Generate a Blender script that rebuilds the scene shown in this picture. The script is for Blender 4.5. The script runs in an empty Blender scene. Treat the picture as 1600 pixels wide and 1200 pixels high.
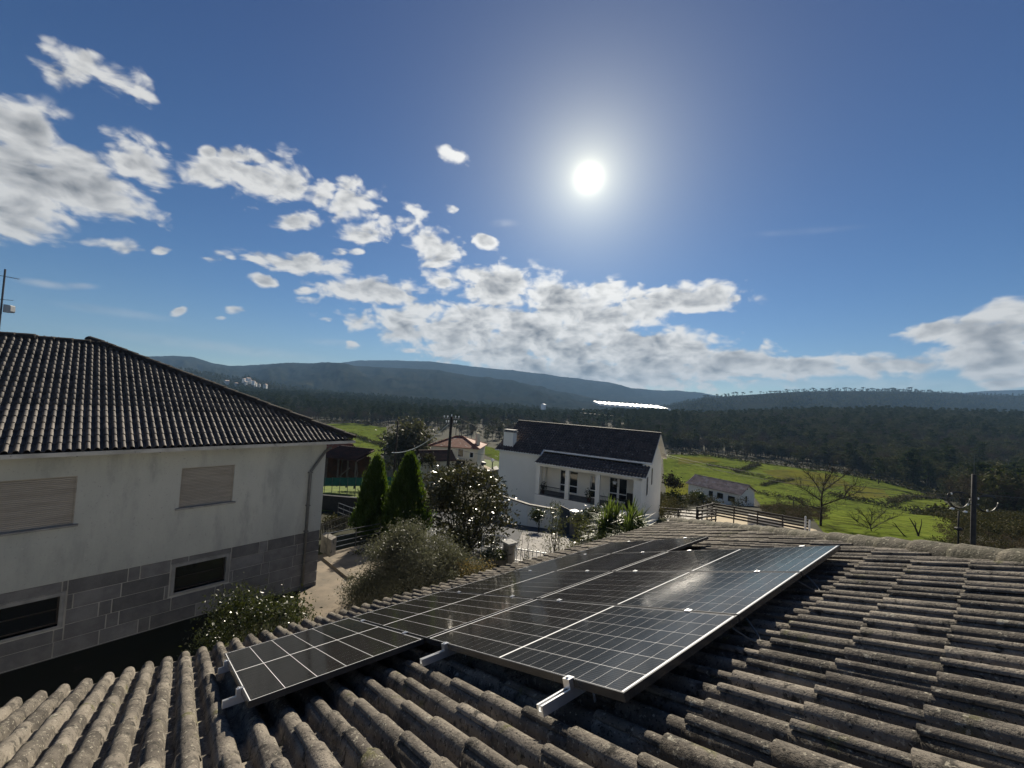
import bpy, bmesh, math, random
import numpy as np
from mathutils import Vector, Matrix, Euler

random.seed(7)
rng = np.random.default_rng(7)
sc = bpy.context.scene
COL = sc.collection

# ------------------------------------------------------------------ camera
# World: X up the slope of the roof we stand on, Y along its eave, Z up; the eye is EYE metres above the yard.
EYE = 7.0
FPX, WPX, HPX = 618.4, 1600.0, 1200.0
YAW, PITCH, ROLL = math.radians(-51.688), math.radians(2.072), math.radians(3.336)
_f = np.array([math.sin(YAW) * math.cos(PITCH), math.cos(YAW) * math.cos(PITCH), math.sin(PITCH)])
_r0 = np.array([math.cos(YAW), -math.sin(YAW), 0.0])
_u0 = np.cross(_r0, _f)
CR = math.cos(ROLL) * _r0 + math.sin(ROLL) * _u0
CU = -math.sin(ROLL) * _r0 + math.cos(ROLL) * _u0
CF = _f
cam_data = bpy.data.cameras.new("camera")
cam_data.sensor_width = 36.0
cam_data.lens = FPX / WPX * 36.0
cam_data.clip_start = 0.05
cam_data.clip_end = 20000.0
cam = bpy.data.objects.new("camera", cam_data)
COL.objects.link(cam)
cam.matrix_world = Matrix(((CR[0], CU[0], -CF[0], 0.0), (CR[1], CU[1], -CF[1], 0.0), (CR[2], CU[2], -CF[2], EYE), (0, 0, 0, 1)))
sc.camera = cam

# horizontal view axes used to lay out the land: D = distance ahead, L = distance to the right
FH = np.array([math.sin(YAW), math.cos(YAW)])
RH = np.array([math.cos(YAW), -math.sin(YAW)])
EYEV = np.array([0.0, 0.0, EYE])


def ray(px, py):
    return (px - 800.0) / FPX * CR + (600.0 - py) / FPX * CU + CF


def P(px, py, D):
    """World point seen at (px, py) of the photograph, D metres ahead of the eye."""
    d = ray(px, py)
    return EYEV + d * (D / (d[0] * FH[0] + d[1] * FH[1]))


def DL(D, L, z):
    v = FH * D + RH * L
    return np.array([v[0], v[1], z])


def to_px(X):
    X = np.asarray(X, float) - EYEV
    z = X @ CF
    return 800 + FPX * (X @ CR) / z, 600 - FPX * (X @ CU) / z, z


# ------------------------------------------------------------------ light
SUN_EL, SUN_AZ = math.radians(29.7), math.radians(-42.2)
SUN = np.array([math.sin(SUN_AZ) * math.cos(SUN_EL), math.cos(SUN_AZ) * math.cos(SUN_EL), math.sin(SUN_EL)])
SKY_STRENGTH = 0.05
SUN_STRENGTH = 5.0
sc.view_settings.view_transform = 'Standard'
sc.view_settings.look = 'None'
sc.view_settings.exposure = 0.95
sc.view_settings.gamma = 1.0
sc.view_settings.use_curve_mapping = False
sc.render.engine = 'CYCLES'
sc.cycles.use_denoising = True
sc.cycles.max_bounces = 8
sc.cycles.diffuse_bounces = 3
sc.cycles.glossy_bounces = 3
sc.cycles.transmission_bounces = 4
sc.cycles.transparent_max_bounces = 6
sc.cycles.volume_bounces = 0
sc.cycles.sample_clamp_indirect = 6.0

sun_data = bpy.data.lights.new("sun", 'SUN')
sun_data.energy = SUN_STRENGTH
sun_data.angle = math.radians(0.53)
sun_data.color = (1.0, 0.90, 0.74)
sun_ob = bpy.data.objects.new("sun", sun_data)
sun_ob.rotation_euler = Vector(SUN).to_track_quat('Z', 'Y').to_euler()
COL.objects.link(sun_ob)

world = bpy.data.worlds.new("World")
sc.world = world
world.use_nodes = True
wt = world.node_tree
for n in list(wt.nodes):
    wt.nodes.remove(n)


def N(tree, kind, **kw):
    n = tree.nodes.new(kind)
    for k, v in kw.items():
        setattr(n, k, v)
    return n


def mth(tree, op, a, b=None, c=None, clamp=False):
    n = tree.nodes.new('ShaderNodeMath')
    n.operation = op
    n.use_clamp = clamp
    for i, v in enumerate((a, b, c)):
        if v is None:
            continue
        if isinstance(v, (int, float)):
            n.inputs[i].default_value = v
        else:
            tree.links.new(v, n.inputs[i])
    return n.outputs[0]


def maprange(tree, v, a, b, c, d, kind='SMOOTHSTEP'):
    n = tree.nodes.new('ShaderNodeMapRange')
    n.interpolation_type = kind
    tree.links.new(v, n.inputs[0])
    for i, x in enumerate((a, b, c, d)):
        n.inputs[i + 1].default_value = x
    return n.outputs[0]


def mixc(tree, fac, a, b, blend='MIX'):
    n = tree.nodes.new('ShaderNodeMix')
    n.data_type = 'RGBA'
    n.blend_type = blend
    for sock, v in ((n.inputs[0], fac), (n.inputs[6], a), (n.inputs[7], b)):
        if isinstance(v, (int, float)):
            sock.default_value = v
        elif isinstance(v, (tuple, list)):
            sock.default_value = (*v, 1.0) if len(v) == 3 else v
        else:
            tree.links.new(v, sock)
    return n.outputs[2]


def build_world():
    t = wt
    out = N(t, 'ShaderNodeOutputWorld')
    sky = N(t, 'ShaderNodeTexSky', sky_type='NISHITA', sun_disc=False)
    sky.sun_elevation = SUN_EL
    sky.sun_rotation = SUN_AZ
    sky.air_density = 1.0
    sky.dust_density = 0.04
    sky.ozone_density = 2.0
    sky_col = mixc(t, 1.0, sky.outputs[0], (0.262, 0.465, 0.69), 'MULTIPLY')
    geo = N(t, 'ShaderNodeTexCoord')
    nrm = N(t, 'ShaderNodeVectorMath', operation='NORMALIZE')
    t.links.new(geo.outputs['Generated'], nrm.inputs[0])
    sep = N(t, 'ShaderNodeSeparateXYZ')
    t.links.new(nrm.outputs[0], sep.inputs[0])
    az = mth(t, 'ARCTAN2', sep.outputs[0], sep.outputs[1])
    el = mth(t, 'ARCSINE', sep.outputs[2])
    comb = N(t, 'ShaderNodeCombineXYZ')
    t.links.new(az, comb.inputs[0])
    t.links.new(el, comb.inputs[1])
    ang = comb.outputs[0]

    # where the clouds stand: azimuth / elevation ellipses (centre and half axes measured in the photograph, turned into angles)
    def azel(px, py):
        d = ray(px, py)
        d = d / np.linalg.norm(d)
        return np.array([math.atan2(d[0], d[1]), math.asin(d[2])])
    clouds = [
        (118, 98, 62, 40, 15, 1), (185, 128, 70, 30, 25, .95),
        (30, 205, 105, 52, 20, 1.1), (80, 265, 180, 62, 14, 1.1), (35, 335, 120, 50, 12, 1.05), (205, 250, 80, 38, 18, 1.0), (190, 322, 95, 24, 18, .95),
        (345, 272, 72, 30, 8, 1), (420, 287, 75, 36, -8, 1), (385, 240, 66, 18, 6, .9), (325, 237, 20, 13, 0, .9), (442, 248, 24, 26, 0, .85),
        (470, 345, 42, 17, 0, .95), (505, 303, 26, 26, 0, .95), (552, 320, 50, 34, 0, 1), (546, 285, 26, 18, 0, .9), (565, 362, 42, 22, 0, .95), (636, 345, 30, 34, 30, .9), (608, 355, 22, 26, 0, .8),
        (178, 382, 55, 15, 6, .95), (253, 391, 20, 9, 0, .9), (347, 401, 26, 11, 0, .9), (465, 411, 92, 22, 9, 1), (526, 393, 20, 8, 0, .85), (558, 393, 15, 8, 0, .85),
        (585, 456, 104, 26, 3, 1.05), (680, 388, 50, 33, 5, 1.05), (758, 377, 24, 14, 20, .95), (710, 246, 26, 18, 20, .8), (707, 326, 14, 9, 0, .8), (476, 455, 28, 9, 0, .95), (478, 469, 26, 9, 0, .95), (410, 437, 26, 11, 15, .95), (367, 484, 20, 8, 0, .9), (693, 441, 20, 11, 0, 1.0), (640, 548, 16, 6, 0, .8), (550, 540, 12, 9, 0, .85), (510, 500, 14, 6, 0, .8), (345, 497, 14, 5, 0, .8), (280, 486, 16, 8, -20, .8), (1148, 466, 16, 8, -20, .9),
        (785, 452, 105, 42, 8, 1.15), (900, 475, 165, 42, 8, 1.15), (1062, 467, 100, 27, -4, 1.1), (980, 470, 60, 30, 0, 1.0),
        (690, 517, 150, 30, 8, 1.1), (850, 528, 240, 52, 8, 1.2), (1000, 552, 215, 45, 6, 1.2), (900, 582, 250, 34, 2, 1.15), (1130, 572, 150, 30, 4, 1.15), (740, 552, 110, 30, 8, 1.05),
        (1250, 573, 180, 20, 2, 1.05), (1400, 567, 140, 20, -2, 1.05), (1545, 560, 120, 36, 0, 1.15), (1565, 512, 125, 40, -14, 1.15), (1452, 516, 70, 20, -10, 1.0), (1580, 592, 80, 22, 0, 1.1),
        (1720, 540, 140, 70, 0, 1.15), (-120, 280, 140, 90, 0, 1.1)]
    wisps = [(360, 545, 170, 9, 7, .30), (185, 488, 80, 7, 8, .28), (72, 444, 40, 6, 8, .45), (125, 447, 26, 5, 2, .4), (1250, 362, 80, 5, -4, .10), (1320, 600, 260, 9, 1, .35), (520, 535, 40, 5, 3, .2), (788, 349, 20, 6, 0, .2)]

    def ellipse(cx, cy, a, b, rot):
        c0 = azel(cx, cy)
        th = math.radians(rot)
        ax = azel(cx + math.cos(th) * 5, cy + math.sin(th) * 5) - c0
        ay = azel(cx - math.sin(th) * 5, cy + math.cos(th) * 5) - c0
        U, S, _ = np.linalg.svd(np.array([ax, ay]).T / 5.0 @ np.diag([a, b]))
        m = N(t, 'ShaderNodeMapping', vector_type='TEXTURE')
        t.links.new(ang, m.inputs[0])
        m.inputs[1].default_value = (c0[0], c0[1], 0)
        m.inputs[2].default_value = (0, 0, math.atan2(U[1, 0], U[0, 0]))
        m.inputs[3].default_value = (S[0], S[1], 1)
        ln = N(t, 'ShaderNodeVectorMath', operation='LENGTH')
        t.links.new(m.outputs[0], ln.inputs[0])
        return ln.outputs[1]
    thin = None
    for (cx, cy, a, b, rot, w) in wisps:
        g = maprange(t, ellipse(cx, cy, a, b, rot), 0.1, 1.5, w, 0.0)
        thin = g if thin is None else mth(t, 'MAXIMUM', thin, g)
    acc = None
    for (cx, cy, a, b, rot, w) in clouds:
        g = maprange(t, ellipse(cx, cy, a, b, rot), 0.25, 1.55, w, 0.0)
        acc = g if acc is None else mth(t, 'MAXIMUM', acc, g)
    # unseen scattered cumulus beyond the view, thickened to add fill light
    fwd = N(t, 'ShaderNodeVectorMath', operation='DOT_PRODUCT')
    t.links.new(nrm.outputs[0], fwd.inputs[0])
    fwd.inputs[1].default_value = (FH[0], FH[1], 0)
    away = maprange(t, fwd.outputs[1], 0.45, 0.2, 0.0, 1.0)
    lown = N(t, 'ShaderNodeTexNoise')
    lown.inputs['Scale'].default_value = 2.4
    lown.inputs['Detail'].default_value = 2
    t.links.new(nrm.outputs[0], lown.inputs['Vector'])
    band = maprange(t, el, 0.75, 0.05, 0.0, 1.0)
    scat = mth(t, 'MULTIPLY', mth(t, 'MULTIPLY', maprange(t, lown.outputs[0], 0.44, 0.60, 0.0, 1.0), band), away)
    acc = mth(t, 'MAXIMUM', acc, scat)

    def puff(off):
        # billows flatten towards the horizon
        m = N(t, 'ShaderNodeMapping', vector_type='POINT')
        t.links.new(ang, m.inputs[0])
        m.inputs[1].default_value = (off[0], off[1], 0)
        m.inputs[3].default_value = (1.0, 1.75, 1.0)
        n = N(t, 'ShaderNodeTexNoise', noise_dimensions='2D')
        n.inputs['Scale'].default_value = 13.0
        n.inputs['Detail'].default_value = 7.0
        n.inputs['Roughness'].default_value = 0.53
        n.inputs['Distortion'].default_value = 0.30
        t.links.new(m.outputs[0], n.inputs['Vector'])
        v = N(t, 'ShaderNodeTexVoronoi', voronoi_dimensions='2D', feature='SMOOTH_F1')
        v.inputs['Scale'].default_value = 30.0
        v.inputs['Detail'].default_value = 1.0
        v.inputs['Roughness'].default_value = 0.55
        v.inputs['Smoothness'].default_value = 0.6
        w = N(t, 'ShaderNodeVectorMath', operation='MULTIPLY_ADD')
        t.links.new(n.outputs['Color'], w.inputs[0])
        w.inputs[1].default_value = (0.035, 0.035, 0)
        t.links.new(m.outputs[0], w.inputs[2])
        t.links.new(w.outputs[0], v.inputs['Vector'])
        return mth(t, 'ADD', mth(t, 'MULTIPLY', mth(t, 'SUBTRACT', n.outputs[0], 0.5), 2.3),
                   mth(t, 'MULTIPLY', mth(t, 'SUBTRACT', 0.42, v.outputs['Distance']), 0.42))
    p0 = puff((0, 0))
    dens = mth(t, 'SUBTRACT', mth(t, 'ADD', mth(t, 'MULTIPLY', acc, 1.2), p0), 0.44)
    has = maprange(t, acc, 0.0, 0.35, 0.0, 1.0)
    alpha = mth(t, 'MULTIPLY', maprange(t, dens, -0.06, 0.58, 0.0, 1.0), has)
    alpha = mth(t, 'MAXIMUM', alpha, mth(t, 'MULTIPLY', thin, maprange(t, p0, -0.7, 0.5, 0.55, 1.0)))
    # light comes through and over the billows from the sun above
    p1 = puff((-0.006, -0.024))
    relief = mth(t, 'MULTIPLY', mth(t, 'SUBTRACT', p0, p1), 1.5)
    thick = maprange(t, dens, 0.42, 1.45, 0.0, 0.95, 'LINEAR')
    shade = mth(t, 'SUBTRACT', thick, mth(t, 'MULTIPLY', relief, 0.62), clamp=True)
    col = mixc(t, shade, (0.88, 0.875, 0.86), (0.20, 0.215, 0.24))
    # clear dry winter air: the blue deepens with height
    sky_col = mixc(t, maprange(t, el, 0.12, 0.85, 0.0, 1.0), sky_col, mixc(t, 1.0, sky_col, (0.56, 0.68, 0.86), 'MULTIPLY'))
    body = mixc(t, alpha, sky_col, (0, 0, 0))
    # the sun itself and its aureole
    sd = N(t, 'ShaderNodeVectorMath', operation='DOT_PRODUCT')
    t.links.new(nrm.outputs[0], sd.inputs[0])
    sd.inputs[1].default_value = tuple(SUN)
    theta = mth(t, 'ARCCOSINE', mth(t, 'MINIMUM', sd.outputs[1], 0.9999999))
    ex = lambda k, a: mth(t, 'MULTIPLY', mth(t, 'POWER', 2.71828, mth(t, 'MULTIPLY', theta, -k)), a)
    glow = mth(t, 'ADD', mth(t, 'ADD', ex(110.0, 3.4), ex(22.0, 0.20)), mth(t, 'ADD', ex(10.5, 0.40), ex(3.0, 0.085)))
    # air near the horizon is paler, most of all under the sun
    low = mth(t, 'POWER', 2.71828, mth(t, 'MULTIPLY', mth(t, 'MAXIMUM', el, 0.0), -16.0))
    glow = mth(t, 'ADD', glow, mth(t, 'MULTIPLY', low, mth(t, 'ADD', ex(1.6, 0.75), 0.03)))
    # clouds nearer the sun are lit through, unseen ones opposite are brightened for fill light
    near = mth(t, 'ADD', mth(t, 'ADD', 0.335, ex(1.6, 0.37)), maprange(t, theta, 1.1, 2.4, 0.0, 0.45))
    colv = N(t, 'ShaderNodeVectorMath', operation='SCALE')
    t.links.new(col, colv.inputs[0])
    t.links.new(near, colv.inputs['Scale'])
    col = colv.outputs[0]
    gl = N(t, 'ShaderNodeVectorMath', operation='SCALE')
    gl.inputs[0].default_value = (1.0, 0.95, 0.66)
    t.links.new(mth(t, 'MULTIPLY', glow, mth(t, 'SUBTRACT', 1.0, mth(t, 'MULTIPLY', alpha, 0.8))), gl.inputs['Scale'])
    b_sky = N(t, 'ShaderNodeBackground')
    b_sky.inputs[1].default_value = SKY_STRENGTH
    t.links.new(body, b_sky.inputs[0])
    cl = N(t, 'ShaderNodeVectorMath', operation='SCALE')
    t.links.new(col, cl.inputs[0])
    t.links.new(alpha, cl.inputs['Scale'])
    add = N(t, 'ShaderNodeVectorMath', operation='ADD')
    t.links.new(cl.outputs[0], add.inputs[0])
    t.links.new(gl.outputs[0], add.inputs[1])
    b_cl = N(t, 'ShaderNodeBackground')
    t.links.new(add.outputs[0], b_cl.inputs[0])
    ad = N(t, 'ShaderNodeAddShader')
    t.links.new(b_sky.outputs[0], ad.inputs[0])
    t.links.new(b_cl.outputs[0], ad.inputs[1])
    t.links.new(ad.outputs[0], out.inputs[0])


build_world()

# ------------------------------------------------------------------ helpers


def root(name, label, cat, loc, group=None, rotz=0.0, kind=None):
    o = bpy.data.objects.new(name, None)
    o.empty_display_size = 0.2
    o.location = tuple(float(v) for v in loc)
    o.rotation_euler = (0, 0, rotz)
    COL.objects.link(o)
    return tag(o, label, cat, group, kind)


def tag(o, label=None, cat=None, group=None, kind=None):
    if label:
        o['label'] = label
    if cat:
        o['category'] = cat
    if group:
        o['group'] = group
    if kind:
        o['kind'] = kind
    return o


def world_loc(o):
    v = Vector((0, 0, 0))
    while o is not None:
        v = v + o.location
        o = o.parent
    return v


def link_mesh(name, me, mat, parent=None, smooth=False):
    if mat is not None and not me.materials:
        for m in (mat if isinstance(mat, (list, tuple)) else [mat]):
            me.materials.append(m)
    if smooth:
        me.polygons.foreach_set('use_smooth', np.ones(len(me.polygons), bool))
    o = bpy.data.objects.new(name, me)
    COL.objects.link(o)
    if parent is not None:
        o.parent = parent
    return o


def np_mesh(name, V, quads=None, tris=None):
    V = np.asarray(V, np.float32)
    me = bpy.data.meshes.new(name)
    loops, starts, pos = [], [], 0
    if quads is not None and len(quads):
        q = np.asarray(quads, np.int32)
        loops.append(q.ravel())
        starts.append(np.arange(len(q), dtype=np.int32) * 4)
        pos = q.size
    if tris is not None and len(tris):
        q = np.asarray(tris, np.int32)
        loops.append(q.ravel())
        starts.append(pos + np.arange(len(q), dtype=np.int32) * 3)
    loops = np.concatenate(loops)
    starts = np.concatenate(starts)
    me.vertices.add(len(V))
    me.vertices.foreach_set('co', V.ravel())
    me.loops.add(len(loops))
    me.loops.foreach_set('vertex_index', loops)
    me.polygons.add(len(starts))
    me.polygons.foreach_set('loop_start', starts)
    me.update(calc_edges=True)
    return me


class MB:
    """Collects shapes in world coordinates and links them as ONE mesh object."""

    def __init__(self):
        self.v, self.f, self.m = [], [], []

    def add(self, verts, faces, mi=0):
        b = len(self.v)
        self.v.extend(tuple(float(c) for c in p) for p in verts)
        self.f.extend(tuple(i + b for i in f) for f in faces)
        self.m.extend([mi] * len(faces))
        return self

    def box(self, o, a, b, c, mi=0):
        """box from corner o along edge vectors a, b, c"""
        o, a, b, c = (np.asarray(k, float) for k in (o, a, b, c))
        V = [o, o + a, o + a + b, o + b, o + c, o + a + c, o + a + b + c, o + b + c]
        F = [(0, 3, 2, 1), (4, 5, 6, 7), (0, 1, 5, 4), (1, 2, 6, 5), (2, 3, 7, 6), (3, 0, 4, 7)]
        if np.dot(np.cross(a, b), c) < 0:
            F = [f[::-1] for f in F]
        return self.add(V, F, mi)

    def bar(self, p, q, w, h, up=(0, 0, 1), mi=0):
        """square bar from p to q, w across, h along up"""
        p, q, up = np.asarray(p, float), np.asarray(q, float), np.asarray(up, float)
        d = q - p
        s = np.cross(d, up)
        s /= np.linalg.norm(s)
        u = np.cross(s, d)
        u /= np.linalg.norm(u)
        return self.box(p - s * w / 2 - u * h / 2, d, s * w, u * h, mi)

    def prism(self, poly, ext, mi=0):
        poly = [np.asarray(p, float) for p in poly]
        ext = np.asarray(ext, float)
        n = len(poly)
        V = poly + [p + ext for p in poly]
        nr = sum((np.cross(poly[i], poly[(i + 1) % n]) for i in range(n)), np.zeros(3))
        F = [tuple(range(n)), tuple(range(2 * n - 1, n - 1, -1))] + [(i, i + n, (i + 1) % n + n, (i + 1) % n) for i in range(n)]
        if np.dot(nr, ext) > 0:
            F = [f[::-1] for f in F]
        return self.add(V, F, mi)

    def tube(self, pts, rad, n=6, mi=0, cap=True):
        pts = [np.asarray(p, float) for p in pts]
        if isinstance(rad, (int, float)):
            rad = [rad] * len(pts)
        V, F = [], []
        ref = np.array([0.31, 0.17, 0.93])
        for i, p in enumerate(pts):
            d = pts[min(i + 1, len(pts) - 1)] - pts[max(i - 1, 0)]
            d = d / (np.linalg.norm(d) + 1e-9)
            s = np.cross(d, ref)
            s /= np.linalg.norm(s) + 1e-9
            u = np.cross(s, d)
            for k in range(n):
                a = 2 * math.pi * k / n
                V.append(p + rad[i] * (math.cos(a) * s + math.sin(a) * u))
        for i in range(len(pts) - 1):
            for k in range(n):
                F.append((i * n + k, i * n + (k + 1) % n, (i + 1) * n + (k + 1) % n, (i + 1) * n + k))
        if cap:
            F.append(tuple(range(n - 1, -1, -1)))
            F.append(tuple((len(pts) - 1) * n + k for k in range(n)))
        return self.add(V, F, mi)

    def build(self, name, mat, parent=None, smooth=False):
        off = np.array(world_loc(parent)) if parent is not None else np.zeros(3)
        me = bpy.data.meshes.new(name)
        me.from_pydata([tuple(np.array(p) - off) for p in self.v], [], self.f)
        for m in (mat if isinstance(mat, (list, tuple)) else [mat]):
            me.materials.append(m)
        if any(self.m):
            me.polygons.foreach_set('material_index', self.m)
        return link_mesh(name, me, None, parent, smooth)


def copy_thing(src, loc, rotz=0.0, scale=1.0, label=None, group=None):
    """a copy of a thing with copies of its parts and sub-parts"""
    c = src.copy()
    COL.objects.link(c)
    c.location = tuple(float(v) for v in loc)
    c.rotation_euler = (0, 0, rotz)
    c.scale = (scale, scale, scale)
    if label:
        c['label'] = label
    if group:
        c['group'] = group
    for ch in list(src.children):
        k = ch.copy()
        COL.objects.link(k)
        k.parent = c
        for g in list(ch.children):
            j = g.copy()
            COL.objects.link(j)
            j.parent = k
    return c


# ------------------------------------------------------------------ noise on arrays
_lat = np.random.default_rng(11).random((64, 64))


def vnoise(x, y):
    x, y = np.asarray(x, float), np.asarray(y, float)
    xi, yi = np.floor(x).astype(int), np.floor(y).astype(int)
    fx, fy = x - xi, y - yi
    fx, fy = fx * fx * (3 - 2 * fx), fy * fy * (3 - 2 * fy)
    g = lambda a, b: _lat[a % 64, b % 64]
    return (g(xi, yi) * (1 - fx) + g(xi + 1, yi) * fx) * (1 - fy) + (g(xi, yi + 1) * (1 - fx) + g(xi + 1, yi + 1) * fx) * fy


def fbm(x, y, o=4):
    s, a, t = 0.0, 0.5, 0.0
    for k in range(o):
        s = s + a * vnoise(x * 2 ** k + 17 * k, y * 2 ** k + 5 * k)
        t += a
        a *= 0.5
    return s / t - 0.5


def sstep(x, a, b):
    t = np.clip((np.asarray(x, float) - a) / (b - a), 0, 1)
    return t * t * (3 - 2 * t)
# ------------------------------------------------------------------ materials
MATS = {}
OPEN = 0.64       # exposure is set for the shaded walls, so sunlit ground, tiles and leaves keep their low real reflectance
KEEP = {'plaster_grey', 'plaster_white', 'plaster_cream', 'granite', 'mortar', 'stone_trim', 'shutter_slat', 'white_paint', 'gutter_white', 'aluminium', 'panel_frame', 'back_sheet', 'porcelain', 'plastic_white', 'curtain', 'dish_grey', 'cable_pale', 'tile_brown'}


def material(name):
    m = bpy.data.materials.new(name)
    m.use_nodes = True
    t = m.node_tree
    b = t.nodes['Principled BSDF']
    MATS[name] = m
    return m, t, b


def noise(t, scale, detail=4, rough=0.55, vec=None, stretch=None):
    tc = N(t, 'ShaderNodeNewGeometry')
    v = tc.outputs['Position']
    if vec == 'object':
        v = N(t, 'ShaderNodeTexCoord').outputs['Object']
    if stretch:
        mp = N(t, 'ShaderNodeMapping')
        t.links.new(v, mp.inputs[0])
        mp.inputs[3].default_value = stretch
        v = mp.outputs[0]
    n = N(t, 'ShaderNodeTexNoise')
    n.inputs['Scale'].default_value = scale
    n.inputs['Detail'].default_value = detail
    n.inputs['Roughness'].default_value = rough
    t.links.new(v, n.inputs['Vector'])
    return n.outputs[0]


def simple(name, c1, c2=None, scale=3.0, rough=0.7, spec=0.4, bump=0.0, bscale=30.0, lo=0.35, hi=0.65, stretch=None, metal=0.0, speck=None, tone=False, detail=4):
    """two tones mixed by noise, optional specks (colour, scale, threshold) and relief"""
    m, t, b = material(name)
    c2 = c2 or c1
    k_ = 1.0 if name in KEEP else OPEN
    c1, c2 = tuple(v * k_ for v in c1), tuple(v * k_ for v in c2)
    speck = [(tuple(v * k_ for v in s[0]), *s[1:]) for s in (speck or [])]
    col = mixc(t, maprange(t, noise(t, scale, detail, stretch=stretch), lo, hi, 0, 1), c1, c2)
    if tone:   # each piece has a tone of its own
        at = N(t, 'ShaderNodeAttribute', attribute_type='GEOMETRY', attribute_name='tone')
        oi = N(t, 'ShaderNodeAttribute', attribute_type='OBJECT', attribute_name='tone')
        v = mth(t, 'ADD', at.outputs['Fac'], oi.outputs['Fac'])
        k = maprange(t, v, 0, 1, 0.58, 1.36, 'LINEAR')
        sc_ = N(t, 'ShaderNodeVectorMath', operation='SCALE')
        t.links.new(col, sc_.inputs[0])
        t.links.new(k, sc_.inputs['Scale'])
        col = sc_.outputs[0]
    for s in (speck or []):
        f = maprange(t, noise(t, s[1], 5, 0.65, stretch=s[4] if len(s) > 4 else None), s[2], s[2] + (s[3] if len(s) > 3 else 0.06), 0, 1)
        col = mixc(t, f, col, s[0])
    t.links.new(col, b.inputs['Base Color'])
    b.inputs['Roughness'].default_value = rough
    b.inputs['Specular IOR Level'].default_value = spec
    b.inputs['Metallic'].default_value = metal
    if bump:
        bn = N(t, 'ShaderNodeBump')
        bn.inputs['Strength'].default_value = bump
        bn.inputs['Distance'].default_value = 0.02
        t.links.new(noise(t, bscale, 6, 0.65), bn.inputs['Height'])
        t.links.new(bn.outputs[0], b.inputs['Normal'])
    return m


def leafy(name, c1, c2, trans=(0.2, 0.3, 0.03), tfac=0.35, rough=0.4, spec=0.5, c3=None):
    """leaf: every leaf its own tone, some light passes through"""
    m, t, b = material(name)
    c1, c2, trans = (tuple(v * (OPEN + 0.06) for v in c) for c in (c1, c2, trans))
    c3 = c3 and tuple(v * OPEN for v in c3)
    g = N(t, 'ShaderNodeNewGeometry')
    r = g.outputs['Random Per Island']
    col = mixc(t, r, c1, c2)
    if c3:
        col = mixc(t, maprange(t, noise(t, 0.6, 3), 0.45, 0.65, 0, 1), col, c3)
    if name in ('leaf_pine', 'leaf_eucalypt', 'twigs', 'scrub_leaf'):     # every tree of a wood has its own tone
        oi = N(t, 'ShaderNodeObjectInfo')
        tint = mixc(t, oi.outputs['Random'], (0.62, 0.70, 0.62), (1.75, 1.60, 1.45))
        col = mixc(t, 1.0, col, tint, 'MULTIPLY')
    t.links.new(col, b.inputs['Base Color'])
    b.inputs['Roughness'].default_value = rough
    b.inputs['Specular IOR Level'].default_value = spec
    tr = N(t, 'ShaderNodeBsdfTranslucent')
    t.links.new(mixc(t, r, trans, tuple(k * 0.6 for k in trans)), tr.inputs[0])
    mx = N(t, 'ShaderNodeMixShader')
    mx.inputs[0].default_value = tfac
    t.links.new(b.outputs[0], mx.inputs[1])
    t.links.new(tr.outputs[0], mx.inputs[2])
    t.links.new(mx.outputs[0], t.nodes['Material Output'].inputs[0])
    return m


simple('roof_tile_grey', (0.285, 0.252, 0.208), (0.130, 0.115, 0.098), 4.0, 0.88, 0.15, 0.6, 75, tone=True, detail=7,
       speck=[((0.065, 0.060, 0.052), 14.0, 0.52, 0.14), ((0.15, 0.145, 0.07), 5.0, 0.60, 0.10), ((0.40, 0.37, 0.30), 40.0, 0.58, 0.06), ((0.44, 0.42, 0.35), 9.0, 0.66, 0.04),
              ((0.035, 0.034, 0.03), 70.0, 0.58, 0.06), ((0.60, 0.58, 0.50), 26.0, 0.72, 0.02)])
simple('ridge_moss', (0.17, 0.152, 0.118), (0.085, 0.082, 0.055), 6.0, 0.9, 0.2, 0.9, 45, tone=True,
       speck=[((0.33, 0.31, 0.24), 30.0, 0.57, 0.06), ((0.05, 0.05, 0.035), 40.0, 0.60, 0.05)])
simple('roof_tile_dark', (0.155, 0.132, 0.112), (0.085, 0.075, 0.068), 3.0, 0.7, 0.35, 0.3, 60, tone=True,
       speck=[((0.03, 0.028, 0.027), 14.0, 0.58, 0.10)])
simple('under_roof', (0.035, 0.03, 0.028), (0.02, 0.018, 0.018), 3.0, 0.9)
simple('plaster_grey', (0.395, 0.405, 0.385), (0.335, 0.35, 0.335), 0.9, 0.9, 0.2, 0.06, 60, stretch=(1, 1, 0.4),
       speck=[((0.28, 0.295, 0.285), 1.6, 0.47, 0.22, (1, 1, 0.28)), ((0.27, 0.275, 0.265), 5.0, 0.57, 0.3, (1, 1, 0.3)), ((0.25, 0.255, 0.25), 22.0, 0.60, 0.1), ((0.40, 0.405, 0.39), 14.0, 0.58, 0.2)])
simple('plaster_white', (0.84, 0.80, 0.70), (0.80, 0.76, 0.66), 0.7, 0.85, 0.25, 0.04, 50)
simple('plaster_cream', (0.70, 0.63, 0.47), (0.62, 0.56, 0.42), 0.7, 0.85, 0.2)
simple('wall_dirty', (0.33, 0.30, 0.26), (0.20, 0.19, 0.17), 1.6, 0.9, 0.2, 0.1, 30, speck=[((0.10, 0.10, 0.09), 3.0, 0.55, 0.12)])
simple('granite', (0.155, 0.155, 0.158), (0.115, 0.115, 0.12), 4.0, 0.85, 0.25, 0.35, 90, tone=True,
       speck=[((0.20, 0.20, 0.20), 120.0, 0.60, 0.05), ((0.06, 0.06, 0.062), 100.0, 0.60, 0.06)])
simple('mortar', (0.42, 0.42, 0.41), (0.32, 0.32, 0.31), 1.2, 0.95, 0.1)
simple('stone_trim', (0.25, 0.25, 0.245), (0.18, 0.18, 0.178), 4.0, 0.8, 0.3, 0.15, 60)
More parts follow.
